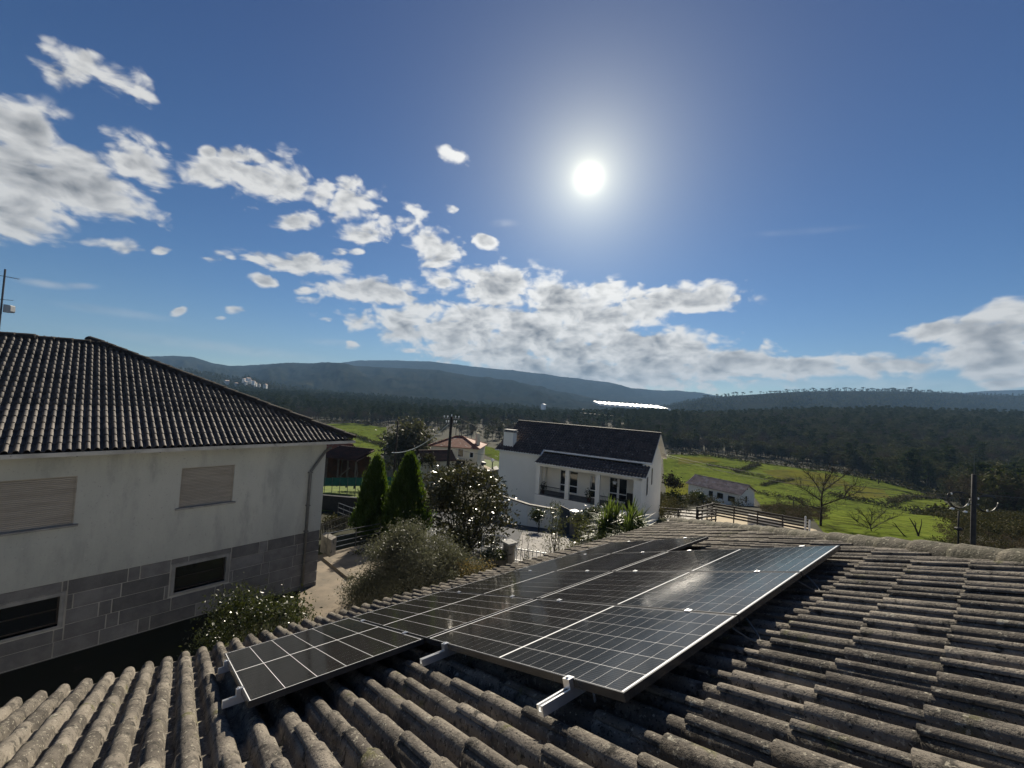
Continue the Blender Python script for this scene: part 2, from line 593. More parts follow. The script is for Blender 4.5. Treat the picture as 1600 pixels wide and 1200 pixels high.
simple('shutter_slat', (0.33, 0.305, 0.27), (0.27, 0.25, 0.222), 1.5, 0.6, 0.3, stretch=(1, 1, 8))
simple('gutter_white', (0.42, 0.41, 0.385), (0.30, 0.295, 0.275), 2.5, 0.5, 0.4, speck=[((0.14, 0.135, 0.12), 6.0, 0.60, 0.1)])
simple('pipe_grey', (0.17, 0.175, 0.175), (0.13, 0.135, 0.135), 3.0, 0.5, 0.4)
simple('aluminium', (0.86, 0.87, 0.88), (0.78, 0.79, 0.80), 6.0, 0.32, 0.5, metal=0.85)
simple('panel_frame', (0.035, 0.036, 0.039), (0.028, 0.029, 0.031), 6.0, 0.26, 0.7, metal=0.2)
simple('back_sheet', (0.84, 0.84, 0.84), None, 1.0, 0.18, 0.5)
simple('black_plastic', (0.012, 0.012, 0.013), None, 1.0, 0.45, 0.4)
simple('iron_black', (0.035, 0.036, 0.038), (0.02, 0.02, 0.021), 3.0, 0.7, 0.25)
simple('iron_grey', (0.20, 0.205, 0.21), (0.14, 0.142, 0.145), 3.0, 0.35, 0.5, metal=0.5)
simple('white_paint', (0.78, 0.77, 0.74), (0.70, 0.69, 0.66), 2.0, 0.5, 0.4)
simple('gate_blue', (0.045, 0.06, 0.085), (0.035, 0.045, 0.065), 2.0, 0.4, 0.5)
simple('concrete_path', (0.31, 0.255, 0.19), (0.205, 0.175, 0.135), 1.3, 0.9, 0.2, 0.25, 25, speck=[((0.16, 0.145, 0.12), 3.2, 0.57, 0.10)])
simple('concrete_pale', (0.55, 0.52, 0.47), (0.46, 0.44, 0.40), 0.9, 0.9, 0.2, 0.1, 25)
simple('sand_yard', (0.62, 0.53, 0.38), (0.54, 0.46, 0.33), 0.8, 0.95, 0.1, 0.2, 20)
simple('asphalt', (0.085, 0.09, 0.10), (0.062, 0.066, 0.074), 1.2, 0.9, 0.25, 0.2, 90)
simple('paving_grey', (0.33, 0.31, 0.285), (0.22, 0.21, 0.20), 1.5, 0.85, 0.25, 0.2, 30)
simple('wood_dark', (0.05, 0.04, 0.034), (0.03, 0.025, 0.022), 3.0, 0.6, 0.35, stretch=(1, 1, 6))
simple('wood_old', (0.20, 0.16, 0.125), (0.12, 0.10, 0.08), 2.0, 0.85, 0.2)
simple('pole_concrete', (0.085, 0.08, 0.078), (0.055, 0.053, 0.052), 3.0, 0.85, 0.2)
simple('bark', (0.075, 0.062, 0.050), (0.045, 0.038, 0.032), 8.0, 0.9, 0.15, 0.4, 30)
simple('bark_pale', (0.16, 0.14, 0.12), (0.09, 0.08, 0.07), 8.0, 0.9, 0.15, 0.3, 30)
simple('tile_red', (0.36, 0.13, 0.075), (0.27, 0.10, 0.06), 1.4, 0.75, 0.2, 0.2, 20, speck=[((0.55, 0.44, 0.36), 1.6, 0.55, 0.10)])
simple('tile_brown', (0.56, 0.41, 0.325), (0.36, 0.26, 0.21), 1.2, 0.8, 0.2, 0.2, 20, speck=[((0.60, 0.50, 0.43), 1.0, 0.53, 0.12), ((0.16, 0.12, 0.1), 2.0, 0.6, 0.1)])
simple('tile_oldred', (0.12, 0.055, 0.04), (0.07, 0.04, 0.033), 1.5, 0.8, 0.25)
simple('net_green', (0.02, 0.15, 0.115), (0.015, 0.11, 0.085), 3.0, 0.6, 0.3)
simple('plastic_white', (0.93, 0.93, 0.91), (0.85, 0.85, 0.84), 0.02, 0.25, 0.6)
simple('cable_black', (0.02, 0.02, 0.022), None, 1.0, 0.5, 0.4)
simple('cable_pale', (0.62, 0.63, 0.62), None, 1.0, 0.4, 0.4)
simple('porcelain', (0.82, 0.82, 0.80), None, 1.0, 0.15, 0.6)
simple('dish_grey', (0.42, 0.43, 0.42), None, 1.0, 0.5, 0.4)
simple('curtain', (0.55, 0.54, 0.52), (0.40, 0.39, 0.38), 4.0, 0.9, 0.1)
simple('field_grass', (0.158, 0.200, 0.036), (0.112, 0.152, 0.028), 0.035, 0.95, 0.0, 0.25, 3.0, lo=0.3, hi=0.7, detail=8,
       speck=[((0.070, 0.088, 0.020), 0.13, 0.50, 0.12), ((0.20, 0.235, 0.05), 0.35, 0.56, 0.08), ((0.055, 0.062, 0.02), 0.8, 0.56, 0.06)])
simple('field_olive', (0.165, 0.17, 0.028), (0.125, 0.12, 0.035), 0.06, 0.95, 0.0, 0.5, 3.0, detail=8,
       speck=[((0.08, 0.095, 0.02), 0.3, 0.53, 0.1)])
simple('lawn', (0.15, 0.20, 0.025), (0.10, 0.14, 0.022), 0.6, 0.9, 0.15, 0.4, 20)
simple('ground_land', (0.050, 0.045, 0.028), (0.032, 0.034, 0.018), 0.05, 0.95, 0.1, 0.4, 1.5, detail=8,
       speck=[((0.06, 0.07, 0.018), 0.09, 0.56, 0.10), ((0.075, 0.062, 0.045), 0.5, 0.60, 0.08)])
simple('yard_soil', (0.12, 0.10, 0.075), (0.07, 0.062, 0.045), 1.5, 0.95, 0.1, 0.5, 12, speck=[((0.055, 0.075, 0.02), 2.5, 0.55, 0.08)])
simple('hill_wood', (0.018, 0.022, 0.012), (0.028, 0.027, 0.016), 0.004, 1.0, 0.0, 1.0, 0.05, detail=10, speck=[((0.012, 0.016, 0.009), 0.02, 0.50, 0.08)])
simple('hill_heath', (0.030, 0.031, 0.020), (0.020, 0.024, 0.015), 0.003, 1.0, 0.0, 1.0, 0.02, detail=10, speck=[((0.06, 0.056, 0.03), 0.004, 0.62, 0.06), ((0.013, 0.017, 0.01), 0.010, 0.50, 0.08)])
leafy('leaf_cypress', (0.030, 0.062, 0.010), (0.050, 0.095, 0.014), (0.16, 0.26, 0.02), 0.30, 0.55, 0.25)
leafy('leaf_magnolia', (0.040, 0.048, 0.018), (0.075, 0.075, 0.026), (0.14, 0.14, 0.03), 0.14, 0.32, 0.32, c3=(0.07, 0.056, 0.025))
leafy('leaf_olive', (0.15, 0.152, 0.105), (0.23, 0.23, 0.175), (0.20, 0.21, 0.11), 0.28, 0.45, 0.2, c3=(0.12, 0.118, 0.078))
leafy('leaf_dry', (0.24, 0.19, 0.09), (0.15, 0.14, 0.06), (0.30, 0.22, 0.07), 0.35, 0.6, 0.2)
leafy('leaf_citrus', (0.028, 0.040, 0.014), (0.050, 0.062, 0.020), (0.13, 0.16, 0.03), 0.18, 0.32, 0.38)
leafy('leaf_yucca', (0.055, 0.085, 0.022), (0.085, 0.120, 0.034), (0.20, 0.28, 0.04), 0.32, 0.5, 0.2)
leafy('leaf_laurel', (0.055, 0.062, 0.028), (0.095, 0.095, 0.045), (0.16, 0.18, 0.04), 0.25, 0.3, 0.6)
leafy('leaf_pine', (0.028, 0.038, 0.018), (0.048, 0.056, 0.024), (0.07, 0.10, 0.02), 0.18, 0.9, 0.02)
leafy('leaf_eucalypt', (0.050, 0.058, 0.034), (0.080, 0.084, 0.050), (0.09, 0.10, 0.03), 0.20, 0.85, 0.03)
leafy('leaf_gum', (0.085, 0.088, 0.058), (0.125, 0.122, 0.085), (0.14, 0.15, 0.06), 0.25, 0.6, 0.15)
leafy('twigs', (0.125, 0.100, 0.078), (0.085, 0.070, 0.056), (0.06, 0.05, 0.04), 0.04, 1.0, 0.0)
leafy('scrub_leaf', (0.050, 0.055, 0.022), (0.095, 0.080, 0.042), (0.10, 0.10, 0.03), 0.15, 0.85, 0.05)


def glass_dark():
    m, t, b = material('window_glass')
    b.inputs['Base Color'].default_value = (0.012, 0.014, 0.016, 1)
    b.inputs['Roughness'].default_value = 0.06
    b.inputs['Specular IOR Level'].default_value = 0.6
    return m


def cell_mat():
    m, t, b = material('solar_cell_face')
    tc = N(t, 'ShaderNodeTexCoord')
    sp = N(t, 'ShaderNodeSeparateXYZ')
    t.links.new(tc.outputs['Object'], sp.inputs[0])
    # ten fine bus bars across each half cell
    w = mth(t, 'FRACT', mth(t, 'MULTIPLY', mth(t, 'ADD', sp.outputs[0], 5.0), 1.0 / 0.0178))
    line = maprange(t, mth(t, 'ABSOLUTE', mth(t, 'SUBTRACT', w, 0.5)), 0.035, 0.05, 1, 0, 'LINEAR')
    col = mixc(t, mth(t, 'MULTIPLY', line, 0.6), (0.013, 0.0125, 0.012), (0.14, 0.14, 0.145))
    t.links.new(col, b.inputs['Base Color'])
    b.inputs['Roughness'].default_value = 0.16
    b.inputs['Specular IOR Level'].default_value = 0.30
    dust = maprange(t, noise(t, 9.0, 6, 0.7), 0.40, 0.75, 0.07, 0.15)
    t.links.new(dust, b.inputs['Roughness'])
    return m


glass_dark()
cell_mat()

simple('ridge_dark', (0.055, 0.048, 0.042), (0.035, 0.031, 0.028), 4.0, 0.85, 0.2, 0.4, 50, tone=True)  # shade of the ridge tiles is put into this darker colour
leafy('dry_twigs', (0.17, 0.135, 0.095), (0.11, 0.09, 0.06), (0.14, 0.11, 0.06), 0.15, 1.0, 0.0)
# ------------------------------------------------------------------ the land
HZ = lambda px: 600 + FPX * (((px - 800.0) / FPX * CR[2] + CF[2]) / CU[2])     # photograph row of the true horizon


def ground(D, L):
    """height of the land, D ahead and L right of the eye"""
    D = np.asarray(D, float)
    L = np.asarray(L, float)
    z = np.interp(D, [-60, 13, 20, 36, 60, 75, 105, 160, 6000], [0.0, 0.0, -0.9, -3.6, -7.5, -10.4, -18.8, -22.8, -23.0])
    q = L / np.maximum(D, 30.0)
    # wooded hill on the right
    H = np.interp(q, [0.12, 0.32, 0.65, 0.97, 1.5, 3], [0.0, 9.0, 24.0, 36.0, 46.0, 46.0])
    d0 = np.interp(q, [0.3, 0.7, 1.1, 1.5], [300.0, 255.0, 140.0, 100.0])
    z = z + H * sstep(D, d0, 640) * (1 - 0.75 * sstep(D, 700, 1100))
    z = z + 9.0 * sstep(-q, 0.15, 0.8) * sstep(D, 380, 900)
    z = z + sstep(D, 60, 200) * fbm(D * 0.02 + 3, L * 0.02 + 9, 3) * 3.0 + sstep(D, 300, 700) * fbm(D * 0.006, L * 0.006, 3) * 14
    return z


def gpt(D, L, dz=0.0):
    return DL(D, L, float(ground(D, L)) + dz)


def on_ground(px, py, dz=0.0):
    """where the line of sight through a point of the photograph meets the land"""
    d = ray(px, py)
    d = d / (d[0] * FH[0] + d[1] * FH[1])
    L1 = d[0] * RH[0] + d[1] * RH[1]
    t = 8.0
    while t < 3000:
        if EYE + d[2] * t < float(ground(t, L1 * t)) + dz:
            break
        t *= 1.01
    lo, hi = t / 1.01, t
    for _ in range(20):
        m = (lo + hi) / 2
        if EYE + d[2] * m < float(ground(m, L1 * m)) + dz:
            hi = m
        else:
            lo = m
    return hi, L1 * hi


def build_ground():
    rings = np.concatenate([np.linspace(0.5, 40, 50), np.geomspace(41, 4900, 170)])
    seg = 420
    a = np.linspace(0, 2 * math.pi, seg, endpoint=False)
    R_, A_ = np.meshgrid(rings, a, indexing='ij')
    D, L = R_ * np.cos(A_), R_ * np.sin(A_)
    Z = ground(D, L)
    V = np.stack([FH[0] * D + RH[0] * L, FH[1] * D + RH[1] * L, Z], -1).reshape(-1, 3)
    i = np.arange(len(rings) - 1)[:, None] * seg
    k = np.arange(seg)[None, :]
    k2 = (k + 1) % seg
    q = np.stack([i + k, i + seg + k, i + seg + k2, i + k2], -1).reshape(-1, 4)[:, ::-1]
    c = len(V)
    V = np.vstack([V, [[0, 0, 0.0]]])
    tri = np.array([[c, (j + 1) % seg, j] for j in range(seg)])[:, ::-1]
    o = link_mesh('ground', np_mesh('ground', V, q, tri), MATS['ground_land'], None, True)
    tag(o, 'valley land falling away from the houses down to the fields', 'ground', kind='structure')


build_ground()


def drape(name, poly_px, step, mat, dz, label, kind='structure', cat='field'):
    """flat sheet laid over the land inside an outline measured in the photograph"""
    pts = np.array([on_ground(x, y) for x, y in poly_px])
    # refine the outline, then clip grid cells to it
    lo, hi = pts.min(0), pts.max(0)
    dens = []
    n = len(pts)
    for i in range(n):
        a, b = pts[i], pts[(i + 1) % n]
        m = max(1, int(np.linalg.norm(b - a) / step))
        for k in range(m):
            p = a + (b - a) * k / m
            dens.append(p)
    bm = bmesh.new()
    vs = [bm.verts.new((p[0], p[1], 0)) for p in dens]
    bm.faces.new(vs)
    for ax in (0, 1):
        c = lo[ax] + step
        while c < hi[ax]:
            no = (1, 0, 0) if ax == 0 else (0, 1, 0)
            co = (c, 0, 0) if ax == 0 else (0, c, 0)
            bmesh.ops.bisect_plane(bm, geom=bm.verts[:] + bm.edges[:] + bm.faces[:], plane_co=co, plane_no=no)
            c += step
    bmesh.ops.triangulate(bm, faces=bm.faces[:])
    for v in bm.verts:
        D, L = v.co.x, v.co.y
        w = DL(D, L, float(ground(D, L)) + dz)
        v.co = w
    bm.normal_update()
    for f in bm.faces:
        if f.normal.z < 0:
            f.normal_flip()
    me = bpy.data.meshes.new(name)
    bm.to_mesh(me)
    bm.free()
    o = link_mesh(name, me, mat, None, True)
    return tag(o, label, cat, kind=kind)


drape('field', [(1036, 711), (1100, 710), (1182, 722), (1300, 737), (1382, 752), (1470, 776), (1492, 800), (1497, 856), (1400, 856), (1290, 838), (1262, 800), (1180, 778), (1100, 764), (1038, 760)], 6.0,
      MATS['field_grass'], 0.10, 'bright green meadow divided by walls right of the white house')
drape('field', [(492, 664), (545, 661), (604, 668), (604, 706), (576, 720), (520, 714), (488, 694)], 6.0, MATS['field_grass'], 0.10,
      'green meadow beyond the dark hipped roof, left of the bushy tree')
drape('field', [(700, 684), (735, 690), (782, 704), (783, 722), (750, 708), (705, 697)], 4.0, MATS['field_grass'], 0.10,
      'narrow green paddock behind the cream house with red roof')
drape('field', [(742, 716), (783, 722), (784, 740), (755, 736)], 2.0, MATS['lawn'], 0.14, 'strip of lawn beside the cream house with red roof')
drape('field', [(1190, 736), (1240, 734), (1300, 742), (1330, 757), (1290, 764), (1226, 756)], 5.0, MATS['field_olive'], 0.17, 'dull olive strip of rough pasture in the middle of the right meadow')
drape('field', [(1060, 716), (1108, 714), (1128, 722), (1060, 726)], 5.0, MATS['field_olive'], 0.17, 'rough olive pasture at the far edge of the right meadow')
drape('field', [(1315, 757), (1380, 765), (1392, 778), (1330, 780)], 5.0, MATS['field_olive'], 0.17, 'brownish rough pasture behind the bare tree')
drape('field', [(1040, 752), (1075, 756), (1090, 772), (1040, 776)], 4.0, MATS['field_olive'], 0.17, 'rough grass slope behind the small brown roofed building')


# ------------------------------------------------------------------ hills behind
def hill(name, prof, D0, D1, z0, mat, label, rough, seed, back=1.5, rows=60, over=0.35):
    """a ridge whose crest passes through measured points (photograph x, y) at distance D1, its foot at D0"""
    xs = np.array([p[0] for p in prof], float)
    ys = np.array([p[1] for p in prof], float)
    q = np.linspace((xs[0] - 800) / FPX, (xs[-1] - 800) / FPX, int(abs(xs[-1] - xs[0]) / 2.5))
    px = q * FPX + 800
    yy = np.interp(px, xs, ys)
    # height of crest at D1 (row of the horizon minus row of the crest, both measured along the vertical of the picture)
    zc = EYE + np.array([ray(a, b)[2] / (ray(a, b)[0] * FH[0] + ray(a, b)[1] * FH[1]) for a, b in zip(px, yy)]) * D1
    ql = np.array([(ray(a, b)[0] * RH[0] + ray(a, b)[1] * RH[1]) / (ray(a, b)[0] * FH[0] + ray(a, b)[1] * FH[1]) for a, b in zip(px, yy)])
    t = np.concatenate([np.linspace(0, 1, rows), np.linspace(1.05, back, 8)])
    T, Q = np.meshgrid(t, ql, indexing='ij')
    ZC = np.broadcast_to(zc, T.shape)
    s = np.where(T <= 1, sstep(np.clip(T, 0, 1), -0.10, 1.06) ** 1.05, 1 - (T - 1) * over)
    s = s / sstep(1.0, -0.10, 1.06)
    D = D0 + (D1 - D0) * T
    L = Q * D
    spur = fbm(Q * 9 + seed, T * 1.2 + seed, 5) * 1.0 + fbm(Q * 30 + seed, T * 5, 4) * 0.4
    env = np.clip(T, 0, 1) * np.clip(1 - T, 0, 1) * 4
    Z = z0 + (ZC - z0) * s + spur * env * rough
    # small trees and rocks along the skyline
    Z = Z + fbm(Q * 160 + seed, T * 40, 3) * rough * 0.05 * np.clip(T * 2, 0, 1)
    V = np.stack([FH[0] * D + RH[0] * L, FH[1] * D + RH[1] * L, Z], -1)
    nr, nc = T.shape
    i = np.arange(nr - 1)[:, None] * nc
    k = np.arange(nc - 1)[None, :]
    qd = np.stack([i + k, i + k + 1, i + nc + k + 1, i + nc + k], -1).reshape(-1, 4)
    o = link_mesh(name, np_mesh(name, V.reshape(-1, 3), qd), mat, None, True)
    tag(o, label, 'hill', kind='structure')
    return V


HILL_FAR = hill('hill', [(430, 585), (480, 578), (525, 568), (560, 563), (620, 563), (700, 568), (760, 575), (800, 579), (840, 584), (880, 590), (920, 594), (950, 597), (965, 601), (985, 607), (1020, 610), (1060, 611), (1095, 614), (1140, 622), (1200, 630)],
                2600, 4300, -24, MATS['hill_heath'], 'farthest blue mountain rising left of the clouds', 150, 3)
HILL_LEFT = hill('hill', [(-260, 566), (-100, 560), (60, 566), (150, 563), (225, 557), (270, 556), (300, 558), (330, 567), (360, 572), (400, 570), (450, 567), (500, 569), (560, 572), (620, 575), (680, 578), (720, 585), (780, 594), (850, 607), (900, 617), (960, 628), (1010, 638), (1060, 646)],
                 1250, 2600, -24, MATS['hill_heath'], 'dark mountain with a bare heath top behind the hipped roof', 110, 11)
HILL_NEAR = hill('hill', [(-260, 590), (-60, 580), (120, 570), (230, 570), (300, 580), (360, 591), (420, 600), (480, 609), (540, 618), (600, 627), (680, 634), (760, 640), (820, 648)],
                 640, 1300, -24, MATS['hill_wood'], 'wooded slope with the hamlet above the left meadow', 40, 21)
HILL_RIGHT2 = hill('hill', [(1380, 632), (1440, 622), (1490, 615), (1540, 611), (1600, 609), (1700, 606), (1850, 612), (2000, 625)],
                   2400, 3600, -24, MATS['hill_heath'], 'pale distant hill at the right edge', 80, 31)
HILL_RIGHT = hill('hill', [(960, 646), (1010, 640), (1050, 632), (1100, 623), (1150, 618), (1200, 615), (1250, 612), (1300, 611), (1350, 611), (1420, 612), (1480, 614), (1530, 617), (1600, 619), (1750, 626), (1950, 640)],
                  900, 1650, -24, MATS['hill_wood'], 'dark wooded ridge with a row of pines on its crest', 45, 41)


# ------------------------------------------------------------------ leaves
def leaf_mesh(name, C, A, B, mat, bend=0.0):
    """one diamond leaf per centre C with long half axis A and cross half axis B"""
    n = len(C)
    V = np.empty((n, 4, 3), np.float32)
    V[:, 0] = C - A
    V[:, 1] = C + B
    V[:, 2] = C + A
    V[:, 3] = C - B
    if bend:
        nn = np.cross(A, B)
        nn /= np.linalg.norm(nn, axis=1, keepdims=True) + 1e-9
        ln = np.linalg.norm(A, axis=1, keepdims=True)
        V[:, 1] += nn * ln * bend
        V[:, 3] += nn * ln * bend
    q = np.arange(n * 4, dtype=np.int32).reshape(n, 4)
    me = np_mesh(name, V.reshape(-1, 3), q)
    me.materials.append(mat)
    return me


def unit(v):
    return v / (np.linalg.norm(v, axis=-1, keepdims=True) + 1e-9)


def leaves_around(centers, radii, per, size, aspect, up=0.3, spread=1.0, r=rng, outward=0.0, origin=None, squash=0.8):
    """leaf centres and axes in clumps: Gaussian balls round the given centres"""
    centers = np.asarray(centers, float)
    radii = np.broadcast_to(np.asarray(radii, float), (len(centers),))
    idx = np.repeat(np.arange(len(centers)), per)
    off = r.normal(size=(len(idx), 3)) * 0.45
    off[:, 2] *= squash
    C = centers[idx] + off * radii[idx][:, None] * spread
    d = r.normal(size=(len(idx), 3))
    d[:, 2] = d[:, 2] * 0.7 + up
    if outward:
        o = centers.mean(0) if origin is None else np.asarray(origin, float)
        d = d + unit(C - o) * outward
    A = unit(d)
    B = unit(np.cross(A, r.normal(size=A.shape)))
    s = size * r.uniform(0.6, 1.3, size=(len(idx), 1))
    return C, A * s * 0.5, B * s * 0.5 * aspect


def link_leaves(name, C, A, B, mat, parent, bend=0.15):
    off = np.array(world_loc(parent)) if parent is not None else 0
    return link_mesh(name, leaf_mesh(name, C - off, A, B, mat, bend), None, parent)


def limbs(mb, base, tips, r0, r1=0.012, wig=0.12, n=5, sides=5):
    base = np.asarray(base, float)
    for tp in tips:
        tp = np.asarray(tp, float)
        pts = []
        ln = np.linalg.norm(tp - base)
        for k in range(n + 1):
            f = k / n
            p = base + (tp - base) * f
            p = p + rng.normal(size=3) * wig * ln * math.sin(math.pi * f) * 0.5
            p[2] += ln * 0.08 * math.sin(math.pi * f)
            pts.append(p)
        mb.tube(pts, [r0 + (r1 - r0) * k / n for k in range(n + 1)], sides)
    return mb


# ------------------------------------------------------------------ forest: model trees that really stand at the wood's edge, scattered as the wood itself
def model_tree(kind, loc, h, label, group=None):
    t = root(kind, label, 'tree', loc, group)
    r = np.random.default_rng(sum(map(ord, kind)) + int(h * 10))
    b = np.array(loc, float)
    mb = MB()
    if kind == 'pine_tree':
        mb.tube([b, b + (0.1, 0.05, h * 0.5), b + (0.0, 0.1, h * 0.97)], [h * 0.016, h * 0.012, 0.03], 5)
        cs, rs = [], []
        for k in range(26):
            f = r.uniform(0.42, 1.0)
            a = r.uniform(0, 6.28)
            w = h * 0.17 * (1.12 - f) ** 0.6 * 1.5
            rr = r.uniform(0.3, 1.0) * w
            cs.append(b + (math.cos(a) * rr, math.sin(a) * rr, h * f))
            rs.append(h * 0.085)
        C, A, B = leaves_around(cs, rs, 26, h * 0.055, 0.55, 0.2, r=r, squash=0.55)
        m = MATS['leaf_pine']
    elif kind == 'broadleaf_tree':
        mb.tube([b, b + (0.1, 0, h * 0.5), b + (0.1, 0.2, h * 0.85)], [h * 0.02, h * 0.013, 0.03], 5)
        cs, rs = [], []
        for k in range(30):
            f = r.uniform(0.28, 1.0)
            a = r.uniform(0, 6.28)
            w = h * 0.30 * math.sin(math.pi * min(1, (f - 0.12) / 0.95)) ** 0.7
            rr = r.uniform(0.3, 1.0) * w
            cs.append(b + (math.cos(a) * rr, math.sin(a) * rr, h * f))
            rs.append(h * 0.11)
        C, A, B = leaves_around(cs, rs, 26, h * 0.055, 0.6, 0.2, r=r)
        m = MATS['leaf_eucalypt']
    elif kind == 'leafless_tree':
        mb.tube([b, b + (0.1, 0, h * 0.35)], [h * 0.02, h * 0.014], 5)
        tips = []
        for k in range(12):
            a = r.uniform(0, 6.28)
            f = r.uniform(0.65, 1.0)
            tips.append(b + (math.cos(a) * h * 0.25 * r.uniform(0.3, 1), math.sin(a) * h * 0.25 * r.uniform(0.3, 1), h * f))
        limbs(mb, b + (0.1, 0, h * 0.33), tips, h * 0.009, 0.02, n=3, sides=3)
        cs = []
        for tp in tips:
            for f in (0.55, 0.8, 1.0):
                cs.append(b + (0, 0, h * 0.33) + (tp - b - (0, 0, h * 0.33)) * f)
        C, A, B = leaves_around(cs, h * 0.13, 34, h * 0.085, 0.05, 0.7, r=r)
        m = MATS['twigs']
    else:   # low bush
        cs = [b + (r.normal() * h * 0.45, r.normal() * h * 0.45, h * r.uniform(0.25, 0.85)) for _ in range(10)]
        mb.tube([b, b + (0, 0, h * 0.6)], [0.05, 0.02], 4)
        C, A, B = leaves_around(cs, h * 0.38, 34, h * 0.13, 0.5, 0.3, r=r)
        m = MATS['dry_twigs' if kind == 'dry_bush' else 'scrub_leaf']
    tr = mb.build('trunk', MATS['bark'], t)
    cr = link_leaves('crown', C, A, B, m, t)
    return t, cr, tr


def scatter(name, pts, scales, protos, label, cat):
    """one mass made of many copies of the model trees (geometry nodes, counted as stuff)"""
    me = bpy.data.meshes.new(name)
    me.vertices.add(len(pts))
    me.vertices.foreach_set('co', np.asarray(pts, np.float32).ravel())
    for nm, arr in (('size', scales), ('turn', rng.uniform(0, 6.28, len(pts))), ('pick', rng.integers(0, len(protos), len(pts)).astype(float))):
        a = me.attributes.new(nm, 'FLOAT', 'POINT')
        a.data.foreach_set('value', np.asarray(arr, np.float32))
    me.update()
    o = bpy.data.objects.new(name, me)
    COL.objects.link(o)
    tag(o, label, cat, kind='stuff')
    g = bpy.data.node_groups.new(name, 'GeometryNodeTree')
    g.interface.new_socket('Geometry', in_out='INPUT', socket_type='NodeSocketGeometry')
    g.interface.new_socket('Geometry', in_out='OUTPUT', socket_type='NodeSocketGeometry')
    gi, go = g.nodes.new('NodeGroupInput'), g.nodes.new('NodeGroupOutput')
    join = g.nodes.new('GeometryNodeJoinGeometry')

    def attr(nm):
        n = g.nodes.new('GeometryNodeInputNamedAttribute')
        n.data_type = 'FLOAT'
        n.inputs[0].default_value = nm
        return n.outputs[0]
    for i, parts in enumerate(protos):
        pj = g.nodes.new('GeometryNodeJoinGeometry')
        for pt in parts:
            oi = g.nodes.new('GeometryNodeObjectInfo')
            oi.transform_space = 'ORIGINAL'
            oi.inputs[0].default_value = pt
            g.links.new(oi.outputs['Geometry'], pj.inputs[0])
        ip = g.nodes.new('GeometryNodeInstanceOnPoints')
        cmp_ = g.nodes.new('FunctionNodeCompare')
        cmp_.data_type = 'FLOAT'
        cmp_.operation = 'EQUAL'
        g.links.new(attr('pick'), cmp_.inputs[0])
        cmp_.inputs[1].default_value = float(i)
        cmp_.inputs[12].default_value = 0.1
        rot = g.nodes.new('ShaderNodeCombineXYZ')
        g.links.new(attr('turn'), rot.inputs[2])
        g.links.new(gi.outputs[0], ip.inputs['Points'])
        g.links.new(cmp_.outputs[0], ip.inputs['Selection'])
        g.links.new(pj.outputs[0], ip.inputs['Instance'])
        g.links.new(rot.outputs[0], ip.inputs['Rotation'])
        g.links.new(attr('size'), ip.inputs['Scale'])
        g.links.new(ip.outputs[0], join.inputs[0])
    g.links.new(join.outputs[0], go.inputs[0])
    md = o.modifiers.new('scatter', 'NODES')
    md.node_group = g
    return o


EDGE_TREES = 'trees standing at the edge of the wood'
Dp, Lp = on_ground(1392, 762)
pine = model_tree('pine_tree', gpt(Dp + 6, Lp, -0.2), 13.0, 'dark pine at the wood edge above the lower right meadow', EDGE_TREES)
Dp, Lp = on_ground(1262, 734)
broad = model_tree('broadleaf_tree', gpt(Dp + 8, Lp, -0.2), 10.5, 'round dark evergreen at the far edge of the right meadow', EDGE_TREES)
Dp, Lp = on_ground(1180, 727)
bare = model_tree('leafless_tree', gpt(Dp + 9, Lp, -0.2), 10.0, 'leafless grey brown tree at the far edge of the right meadow', EDGE_TREES)
Dp, Lp = on_ground(1098, 776)
bushp = model_tree('scrub_bush', gpt(Dp, Lp, -0.1), 1.8, 'low dark bush left of the small brown roofed building')
bushp[0]['category'] = 'bush'


Dp, Lp = on_ground(1222, 796)
dryp = model_tree('dry_bush', gpt(Dp, Lp, -0.1), 1.5, 'brown dry bush on the bank left of the large bare tree')
dryp[0]['category'] = 'bush'


def wood_points(n, q0, q1, d0f, d1, dens_pow=1.0):
    q = rng.uniform(q0, q1, n * 3)
    d0 = d0f(q)
    u = rng.uniform(0, 1, n * 3)
    D = np.sqrt(d0 ** 2 + u ** dens_pow * (d1 ** 2 - d0 ** 2))
    keep = rng.uniform(0, 1, n * 3) < 1.2 * np.clip(0.75 + 1.6 * fbm(D * 0.012, q * D * 0.012, 3), 0.1, 1)
    q, D = q[keep][:n], D[keep][:n]
    L = q * D
    return D, L


def to_world(D, L, Z):
    return np.stack([FH[0] * D + RH[0] * L, FH[1] * D + RH[1] * L, Z], -1)


# wood on the hill to the right and across the valley floor
edge_r = lambda q: np.interp(q, [0.28, 0.40, 0.65, 0.81, 0.97, 1.10, 1.13, 1.145, 1.6], [330, 285, 262, 226, 192, 160, 150, 84, 76])
D, L = wood_points(13000, 0.30, 1.55, edge_r, 760, 1.25)
kindsel = fbm(D * 0.006 + 4, L * 0.006 + 2, 3) + rng.normal(size=len(D)) * 0.12
near_edge = (D - edge_r(L / D)) < 38
is_bare = (kindsel > 0.04) | (near_edge & (rng.uniform(0, 1, len(D)) < 0.6))
for nm, sel, pr, lb, s0 in (('evergreen_wood', ~is_bare, [pine[1:], broad[1:], broad[1:]], 'dark evergreen wood covering the hill right of the white house', 0.95),
                            ('leafless_wood', is_bare, [bare[1:], bare[1:], broad[1:]], 'grey brown leafless wood along the far side of the right meadow', 0.8)):
    scatter(nm, to_world(D[sel], L[sel], ground(D[sel], L[sel]) - 0.3), s0 * rng.uniform(0.45, 1.4, sel.sum()), pr, lb, 'wood')
edge_m = lambda q: np.interp(q, [-1.3, -0.6, -0.45, -0.33, -0.2, -0.08, 0.0, 0.2, 0.4], [330, 330, 345, 335, 300, 255, 250, 300, 330])
